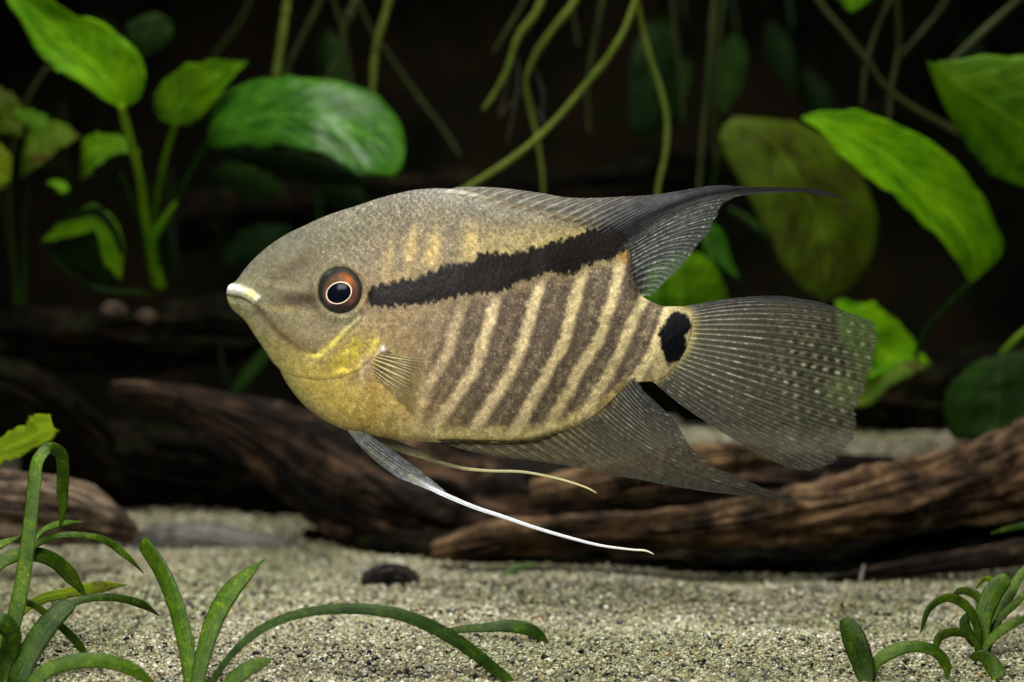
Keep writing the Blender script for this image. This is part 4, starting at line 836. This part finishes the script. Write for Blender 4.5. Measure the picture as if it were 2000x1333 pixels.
def make_fin(name, tri, ns, nt, rays, colf, depthf, amp=1.6, seed=1):
    """tri: (base, middle, margin) of successive rays; colf(s, t, X, Y, ray) -> rgb, cover"""
    A = np.array([[*p[0], *p[1], *p[2]] for p in tri], float); k = len(A)
    ss = np.linspace(0, k-1, ns); Q = np.stack([pchip_c(np.arange(k, dtype=float), A[:, j], ss) for j in range(6)], 1)
    t = np.linspace(0, 1, nt)
    a = 2*(t-0.5)*(t-1); b = 4*t*(1-t); c = 2*t*(t-0.5)
    X = Q[:, 0:1]*a+Q[:, 2:3]*b+Q[:, 4:5]*c; Y = Q[:, 1:2]*a+Q[:, 3:4]*b+Q[:, 5:6]*c
    S = np.repeat(np.linspace(0, 1, ns)[:, None], nt, 1); T = np.repeat(t[None], ns, 0)
    ph = S*rays*2*math.pi
    r1 = (0.5+0.5*np.cos(ph))**3; r2 = (0.5+0.5*np.cos(ph*2+0.6))**2.5
    br = sst(0.35, 0.65, T); ray = r1*(1-0.45*br)+r2*0.75*br
    col, cov = colf(S, T, X, Y, ray)
    w = depthf(S, T, X, Y)+amp*ray*(1-0.6*T)
    V = np.stack([(X-1000)*PX, FY-w*PX, ZC+(666.5-Y)*PX], -1)
    return mesh_obj(name, V, grid_faces(ns, nt), M_FIN, fish, colors=lin(np.clip(col, 3, 250)), alpha=np.clip(cov, 0, 1))
def fringe(S, T, rays, seed, cut=0.03):
    """margin breaks up between ray tips"""
    ln = 1-cut*vnoise(S*rays*2.0, 0*S, seed)-cut*0.5*vnoise(S*rays*6, 0*S, seed+1)
    return sst(0, 0.012, ln-T)
DORSAL = [((862, 376), (880, 370), (895, 365.5)), ((900, 380), (925, 371), (950, 366)), ((940, 388), (970, 375), (1000, 370)), ((985, 400), (1020, 386), (1055, 377.5)), ((1030, 412), (1070, 396), (1108, 386)), ((1075, 424), (1120, 404), (1165, 387)), ((1115, 432), (1165, 408), (1220, 384)), ((1150, 440), (1215, 406), (1285, 379.5)), ((1172, 448), (1255, 402), (1345, 370)), ((1186, 456), (1290, 396), (1405, 362)), ((1195, 462), (1330, 390), (1470, 366)), ((1201, 468), (1372, 383), (1606, 371.5)), ((1206, 472), (1392, 382), (1652, 389)), ((1210, 477), (1380, 391), (1600, 376.5)), ((1214, 482), (1345, 404), (1470, 380)), ((1218, 487), (1330, 415), (1425, 393)), ((1222, 495), (1325, 430), (1412, 405)), ((1226, 505), (1320, 448), (1403, 425)), ((1229, 517), (1312, 467), (1383, 461)), ((1232, 530), (1300, 490), (1357, 493)), ((1236, 545), (1288, 516), (1328, 527)), ((1241, 560), (1275, 545), (1300, 553)), ((1248, 580), (1262, 578), (1270, 582))]
DORSAL = [((b[0]-(4 if k < 7 else 16), b[1]+(6 if k < 7 else 8 if k < 16 else 2)), m, e) for k, (b, m, e) in enumerate(DORSAL)]
def c_dorsal(S, T, X, Y, ray):
    n = fbm(X/6, Y/6, 81, 3)-0.5; hb = fbm(X/30, Y/8, 82, 3)-0.5
    C = np.zeros(X.shape+(3,))+np.array((66, 66, 66.0))
    C = mixc(C, (128, 122, 106), sst(0.36, 0.2, S)); C = mixc(C, (150, 146, 140), 0.6*ray*sst(0.38, 0.25, S))
    C = mixc(C, (118, 100, 58), 0.7*sst(0.35, 0.05, T)*sst(0.40, 0.30, S))
    C = mixc(C, (104, 104, 112), 0.7*gauss(S, T, 0.38, 0.7, 0.07, 0.5)*(0.6+ray))
    dk = np.exp(-np.abs((S-0.50-0.05*sst(0.5, 0.0, T))/(0.05+0.15*sst(0.42, 0.0, T)))**3)
    C = mixc(C, (22, 21, 24), 0.92*dk); C = mixc(C, (34, 34, 38), 0.8*sst(0.6, 0.9, T)*gauss(S, T, 0.5, 1, 0.12, 0.6))
    soft = sst(0.62, 0.68, S)
    C = mixc(C, (56, 60, 56), soft)
    C = mixc(C, (168, 172, 164), soft*ray*0.75*(0.7+1.2*n)*sst(1.0, 0.5, T)); C = mixc(C, (206, 206, 196), soft*sst(0.6, 0.8, ray)*sst(0.62, 0.72, vnoise(T*34, S*60, 83))*0.7)
    C = C*(1+0.5*n+0.4*hb)[..., None]
    cov = 0.96-0.30*soft*(0.4+0.6*T)*(1-0.6*ray)-0.34*soft*sst(0.85, 1.0, S)
    return C, cov*fringe(S, T, 22, 84, 0.006+0.04*sst(0.6, 0.75, S))*sst(0.0, 0.16, T+0.08*n)
make_fin('dorsal_fin', DORSAL, 420, 130, 40, c_dorsal, lambda S, T, X, Y: np.maximum(flank(X, Y)+1.2, 0)*sst(1255, 1235, X)+3*np.sin(S*9)*T+6*T*T*sst(0.55, 1, S))
ANAL = [((852, 860), (860, 862), (868, 868)), ((880, 858), (900, 870), (920, 883)), ((930, 858), (960, 879), (990, 895)), ((980, 858), (1020, 884), (1060, 903)), ((1028, 855), (1080, 890), (1130, 915)), ((1060, 849), (1130, 892), (1190, 928)), ((1085, 840), (1170, 894), (1250, 938)), ((1105, 831), (1200, 894), (1310, 951)), ((1122, 822), (1230, 893), (1380, 962)), ((1136, 814), (1250, 893), (1450, 970)), ((1146, 807), (1280, 897), (1510, 974)), ((1154, 801), (1300, 901), (1566, 987)), ((1164, 794), (1300, 888), (1510, 961)), ((1174, 786), (1300, 876), (1440, 930)), ((1184, 777), (1295, 862), (1393, 911)), ((1194, 767), (1285, 845), (1368, 893)), ((1205, 757), (1275, 825), (1345, 865)), ((1216, 750), (1265, 800), (1318, 822)), ((1228, 745), (1260, 778), (1285, 789)), ((1240, 742), (1252, 757), (1260, 766))]
ANAL = [((b[0]-2, b[1]-(2 if k < 5 else 9)), m, e) for k, (b, m, e) in enumerate(ANAL)]
def c_anal(S, T, X, Y, ray):
    n = fbm(X/6, Y/6, 91, 3)-0.5
    C = np.zeros(X.shape+(3,))+np.array((78, 74, 58.0))
    C = mixc(C, (104, 94, 62), sst(0.45, 0.1, S)); C = mixc(C, (62, 64, 66), 0.7*sst(0.7, 0.95, S))
    C = mixc(C, (80, 82, 88), 0.5*sst(0.75, 1.0, T)*sst(0.65, 0.3, S))
    C = mixc(C, (150, 146, 128), ray*0.62*(0.8+n)*sst(1.05, 0.4, T)); C = mixc(C, (200, 182, 120), ray*0.7*sst(0.5, 0.0, T)*gauss(S, T, 0.3, 0.2, 0.10, 0.6))
    C = mixc(C, (190, 196, 196), sst(0.55, 0.8, ray)*sst(0.55, 0.12, T)*sst(0.55, 0.7, S)*0.6)
    C = mixc(C, (214, 214, 206), sst(0.5, 0.8, ray)*sst(0.68, 0.78, vnoise(T*30, S*60, 92))*sst(0.5, 0.6, S)*0.6)
    C = mixc(C, (40, 42, 46), 0.7*sst(0.75, 1.0, T)*gauss(S, T, 0.57, 1, 0.10, 0.4))
    C = mixc(C, (172, 150, 92), sst(0.14, 0.0, T)*0.8)
    C = C*(0.84+0.45*n)[..., None]
    cov = 0.97-0.16*T*(1-0.6*ray)
    return C, cov*fringe(S, T, 22, 93, 0.008)*sst(0.0, 0.12, T+0.06*n)
make_fin('anal_fin', ANAL, 420, 130, 34, c_anal, lambda S, T, X, Y: np.maximum(flank(X, Y)+1.2, 0)*sst(1250, 1235, X)*sst(870, 862, Y)+3*np.sin(S*8+1)*T-5*T*T)
CAUDAL = [((1326, 601), (1440, 582), (1530, 578.5)), ((1332, 606), (1470, 584), (1610, 592)), ((1335, 612), (1500, 592), (1672, 615)), ((1337, 620), (1520, 606), (1712, 631)), ((1337, 630), (1530, 625), (1722, 655)), ((1336, 642), (1530, 648), (1719, 680)), ((1334, 655), (1525, 672), (1711, 711)), ((1330, 670), (1515, 697), (1703, 740)), ((1325, 682), (1505, 722), (1694, 775)), ((1318, 693), (1490, 745), (1679, 805)), ((1310, 704), (1470, 765), (1680, 838)), ((1302, 714), (1450, 785), (1670, 868)), ((1295, 723), (1430, 800), (1648, 898)), ((1288, 731), (1410, 812), (1610, 919)), ((1281, 738), (1390, 818), (1566, 923)), ((1274, 744), (1360, 812), (1500, 899))]
def c_caudal(S, T, X, Y, ray):
    n = fbm(X/5, Y/5, 101, 3)-0.5; nb = fbm(X/40, Y/40, 102, 2)-0.5
    C = np.zeros(X.shape+(3,))+np.array((90, 89, 72.0))
    C = mixc(C, (70, 72, 76), 0.9*sst(0.24, 0.06, S)); C = mixc(C, (72, 70, 56), 0.6*sst(0.6, 1.0, S))
    C = mixc(C, (98, 104, 62), 0.6*gauss(S, T, 0.42, 0.85, 0.25, 0.45))
    C = mixc(C, (136, 134, 120), ray*0.60*(0.8+1.3*n)*(0.55+0.45*sst(1.0, 0.3, T))); C = mixc(C, (52, 52, 44), 0.45*sst(0.25, 0.05, ray)*sst(0.1, 0.4, T))
    C = mixc(C, (188, 184, 156), 0.75*sst(0.5, 0.85, ray)*sst(0.5, 0.05, T)*sst(0.95, 0.6, S))
    C = mixc(C, (214, 194, 124), 0.9*sst(0.10, 0.02, T))
    # rows of pale and dark dashes along the rays
    rid = np.round(S*21); cen = np.exp(-((S*21-rid)/0.17)**2)
    ph = T*17+0.8*_T[rid.astype(int) & 255, 5]+0.35*(fbm(S*30, T*20, 104, 2)-0.5); dash = np.sin(2*math.pi*ph)
    kk = _T[rid.astype(int) & 255, np.floor(ph).astype(int) & 255]
    reg = 0.95*sst(0.30, 0.6, T)*gauss(S, T, 0.46, 0.78, 0.27, 0.5)*sst(1.02, 0.9, T)
    C = mixc(C, (226, 220, 184), 1.0*cen*sst(0.25, 0.8, dash)*reg*(0.15+1.1*kk))
    C = mixc(C, (30, 32, 26), 0.85*np.exp(-((S*21-rid)/0.32)**2)*sst(-0.25, -0.8, dash)*reg*(0.35+0.8*kk))
    C = mixc(C, (40, 42, 36), 0.25*sst(0.60, 0.75, vnoise(X/5, Y/5, 103))*sst(0.2, 0.5, T)*sst(0.2, 0.35, S))
    C = mixc(C, (230, 228, 214), 0.7*sst(0.5, 0.8, ray)*sst(0.70, 0.80, vnoise(T*46, S*90, 105))*sst(0.8, 0.3, T))
    C = mixc(C, (40, 42, 50), 0.6*sst(0.15, 0.02, S)*sst(0.4, 0.9, T))
    C = C*(0.92+0.32*n+0.2*nb)[..., None]
    cov = 0.97-0.26*sst(0.25, 0.95, T)*(1-0.45*ray)*sst(0.05, 0.2, S)
    return C, cov*fringe(S, T, 30, 106, 0.022)
make_fin('tail_fin', CAUDAL, 460, 260, 26, c_caudal, lambda S, T, X, Y: 5*np.sin(S*7+T*2)*T+10*T*T*(S-0.5)+8*(1-T)*0)
PECT = [((748, 689), (790, 693), (834, 695)), ((741, 694), (785, 705), (831, 715)), ((736, 702), (780, 718), (827, 737)), ((734, 712), (775, 735), (823, 760)), ((735, 722), (770, 748), (821, 782)), ((737, 732), (768, 757), (822, 802)), ((741, 741), (770, 763), (818, 820))]
def c_pect(S, T, X, Y, ray):
    n = fbm(X/6, Y/6, 111, 3)-0.5
    C = np.zeros(X.shape+(3,))+np.array((140, 126, 84.0))
    rr = np.clip(ray*1.5, 0, 1); C = mixc(C, (238, 226, 172), 0.95*rr*sst(1.05, 0.3, T)); C = mixc(C, (104, 88, 56), 0.6*(1-rr)*sst(0.6, 0.05, T))
    C = mixc(C, (206, 180, 80), sst(0.10, 0.0, T)*0.7)
    return C*(1+0.3*n)[..., None], (0.60+0.4*np.clip(ray*1.5, 0, 1))*sst(1.04, 0.6, T)+0.10*sst(1.0, 0.9, T)
make_fin('pectoral_fin', PECT, 150, 70, 9, c_pect, lambda S, T, X, Y: flank(np.minimum(X, 830), Y)+3.5+9*T, amp=2.2)
def tube_fin(name, pts, tint, seed, parent, lobes=7):
    """pelvic fin: a folded fan drawn out into a filament; pts (px, py, w offset px, width px, thickness px)"""
    n, m = 220, 56; c = catmull(pts, n)
    C = np.stack([(c[:, 0]-1000)*PX, FY-c[:, 2]*PX, ZC+(666.5-c[:, 1])*PX], -1)
    T = np.gradient(C, axis=0); T /= np.linalg.norm(T, axis=1)[:, None]
    N = np.cross(T, np.array([0, 1.0, 0])); N /= np.linalg.norm(N, axis=1)[:, None]; B = np.cross(T, N)
    th = np.linspace(0, 2*math.pi, m, endpoint=False)
    s = np.linspace(0, 1, n)[:, None]
    W = np.maximum(c[:, 3:4], 0.8)*0.5*PX; K = np.maximum(c[:, 4:5], 0.8)*0.5*PX
    rip = np.cos(np.cos(th)*lobes*math.pi)[None]
    V = C[:, None]+N[:, None]*(W*np.cos(th))[..., None]+B[:, None]*(K*np.sin(th)*(1+0.45*rip*sst(0.5, 0.2, s)))[..., None]
    px = 0*s+c[:, 0:1]+0*th; nz = fbm(px/4, np.cos(th)[None]*6+0*s, seed, 3)-0.5
    col = tint(s+0*th, rip+0*s, np.cos(th)[None]+0*s)*(1+0.35*nz)[..., None]
    f = grid_faces(n, m, True)
    v = np.vstack([V.reshape(-1, 3), C[:1], C[-1:]]); cc = np.vstack([col.reshape(-1, 3), col[0].mean(0)[None], col[-1].mean(0)[None]])
    a = np.arange(m); b = (a+1) % m; i0 = n*m
    q = np.vstack([f[:, [0, 1, 2]], f[:, [0, 2, 3]], np.stack([a*0+i0, a, b], 1), np.stack([a*0+i0+1, (n-1)*m+b, (n-1)*m+a], 1)])
    return mesh_obj(name, v, q, M_RIBBON, parent, colors=lin(np.clip(cc, 3, 252)))
def tint_near(s, r, c):
    C = np.zeros(s.shape+(3,))+np.array((112, 114, 104.0))
    C = mixc(C, (58, 62, 62), 0.6*(r < 0)*sst(0.34, 0.2, s)); C = mixc(C, (170, 178, 186), 0.7*np.clip(r, 0, 1))
    C = mixc(C, (196, 180, 120), 0.5*sst(0.1, 0.0, s)); C = mixc(C, (232, 236, 244), sst(0.0, 0.12, s)); C = mixc(C, (240, 226, 190), sst(0.7, 1, s)*0.7)
    return C
def tint_far(s, r, c):
    C = np.zeros(s.shape+(3,))+np.array((104, 102, 70.0))
    C = mixc(C, (138, 136, 100), 0.5*np.clip(r, 0, 1)); C = mixc(C, (178, 172, 122), sst(0.22, 0.34, s)); C = mixc(C, (224, 212, 160), sst(0.5, 1, s))
    return C
def c_pelvic(S, T, X, Y, ray):
    n = fbm(X/5, Y/5, 131, 3)-0.5
    C = np.zeros(X.shape+(3,))+np.array((84, 88, 86.0))
    C = mixc(C, (176, 184, 192), 0.85*ray*(0.8+n)); C = mixc(C, (226, 232, 242), 0.9*sst(0.55, 1.0, T)*gauss(S, T, 0.3, 1, 0.3, 0.6))
    C = mixc(C, (196, 186, 132), 0.5*gauss(S, T, 0.25, 0.45, 0.06, 0.3)); C = mixc(C, (176, 160, 104), 0.7*sst(0.15, 0.0, T))
    return C*(1+0.4*n)[..., None], (0.80+0.2*ray-0.25*sst(0.6, 1.0, S))*fringe(S, T, 14, 132, 0.05)
def c_pelvic_far(S, T, X, Y, ray):
    n = fbm(X/5, Y/5, 133, 3)-0.5
    C = np.zeros(X.shape+(3,))+np.array((82, 80, 56.0))
    C = mixc(C, (142, 138, 100), 0.8*ray); C = mixc(C, (180, 172, 124), 0.8*sst(0.5, 1.0, T)*sst(0.6, 0.1, S))
    return C*(1+0.4*n)[..., None], (0.75+0.25*ray)*fringe(S, T, 12, 134, 0.05)
near = make_fin('pelvic_fin', [((674, 832), (728, 892), (789, 936)), ((680, 834), (744, 896), (850, 961)), ((687, 835), (762, 897), (888, 973)), ((694, 836), (770, 890), (876, 961)), ((701, 838), (772, 883), (838, 930)), ((708, 840), (766, 876), (806, 908))], 160, 90, 9, c_pelvic, lambda S, T, X, Y: 8+24*sst(0, 0.25, T)-8*S*T)
tube_fin('filament', [(800, 927, 30, 7, 4), (850, 955, 32, 9, 4.5), (884, 970.5, 33, 9, 5), (932, 990, 33, 8.2, 5), (980, 1006, 32, 7.8, 5), (1044, 1028, 31, 7, 4.5), (1108, 1047, 30, 6.2, 4), (1172, 1063, 29, 5.2, 3.6), (1236, 1071.5, 28, 4, 3), (1262, 1074, 28, 3.4, 2.5), (1275, 1080, 28, 1.5, 1.5)], tint_near, 121, near, 2)
far = make_fin('pelvic_fin', [((700, 842), (768, 880), (850, 904)), ((708, 843), (778, 876), (872, 911)), ((716, 845), (784, 870), (850, 898)), ((726, 847), (782, 865), (828, 886))], 110, 70, 7, c_pelvic_far, lambda S, T, X, Y: -6-18*sst(0, 0.25, T))
tube_fin('filament', [(800, 889, -25, 5, 4), (840, 901, -27, 7, 4.5), (870, 909, -28, 7, 4.5), (905, 917, -28, 6.2, 4), (948, 921.5, -29, 5.6, 3.6), (1028, 925, -30, 5.2, 3.4), (1076, 934, -30, 4.6, 3), (1124, 947, -30, 3.8, 2.6), (1155, 959, -30, 2.8, 2), (1167, 966, -30, 1.2, 1.2)], tint_far, 123, far, 2)
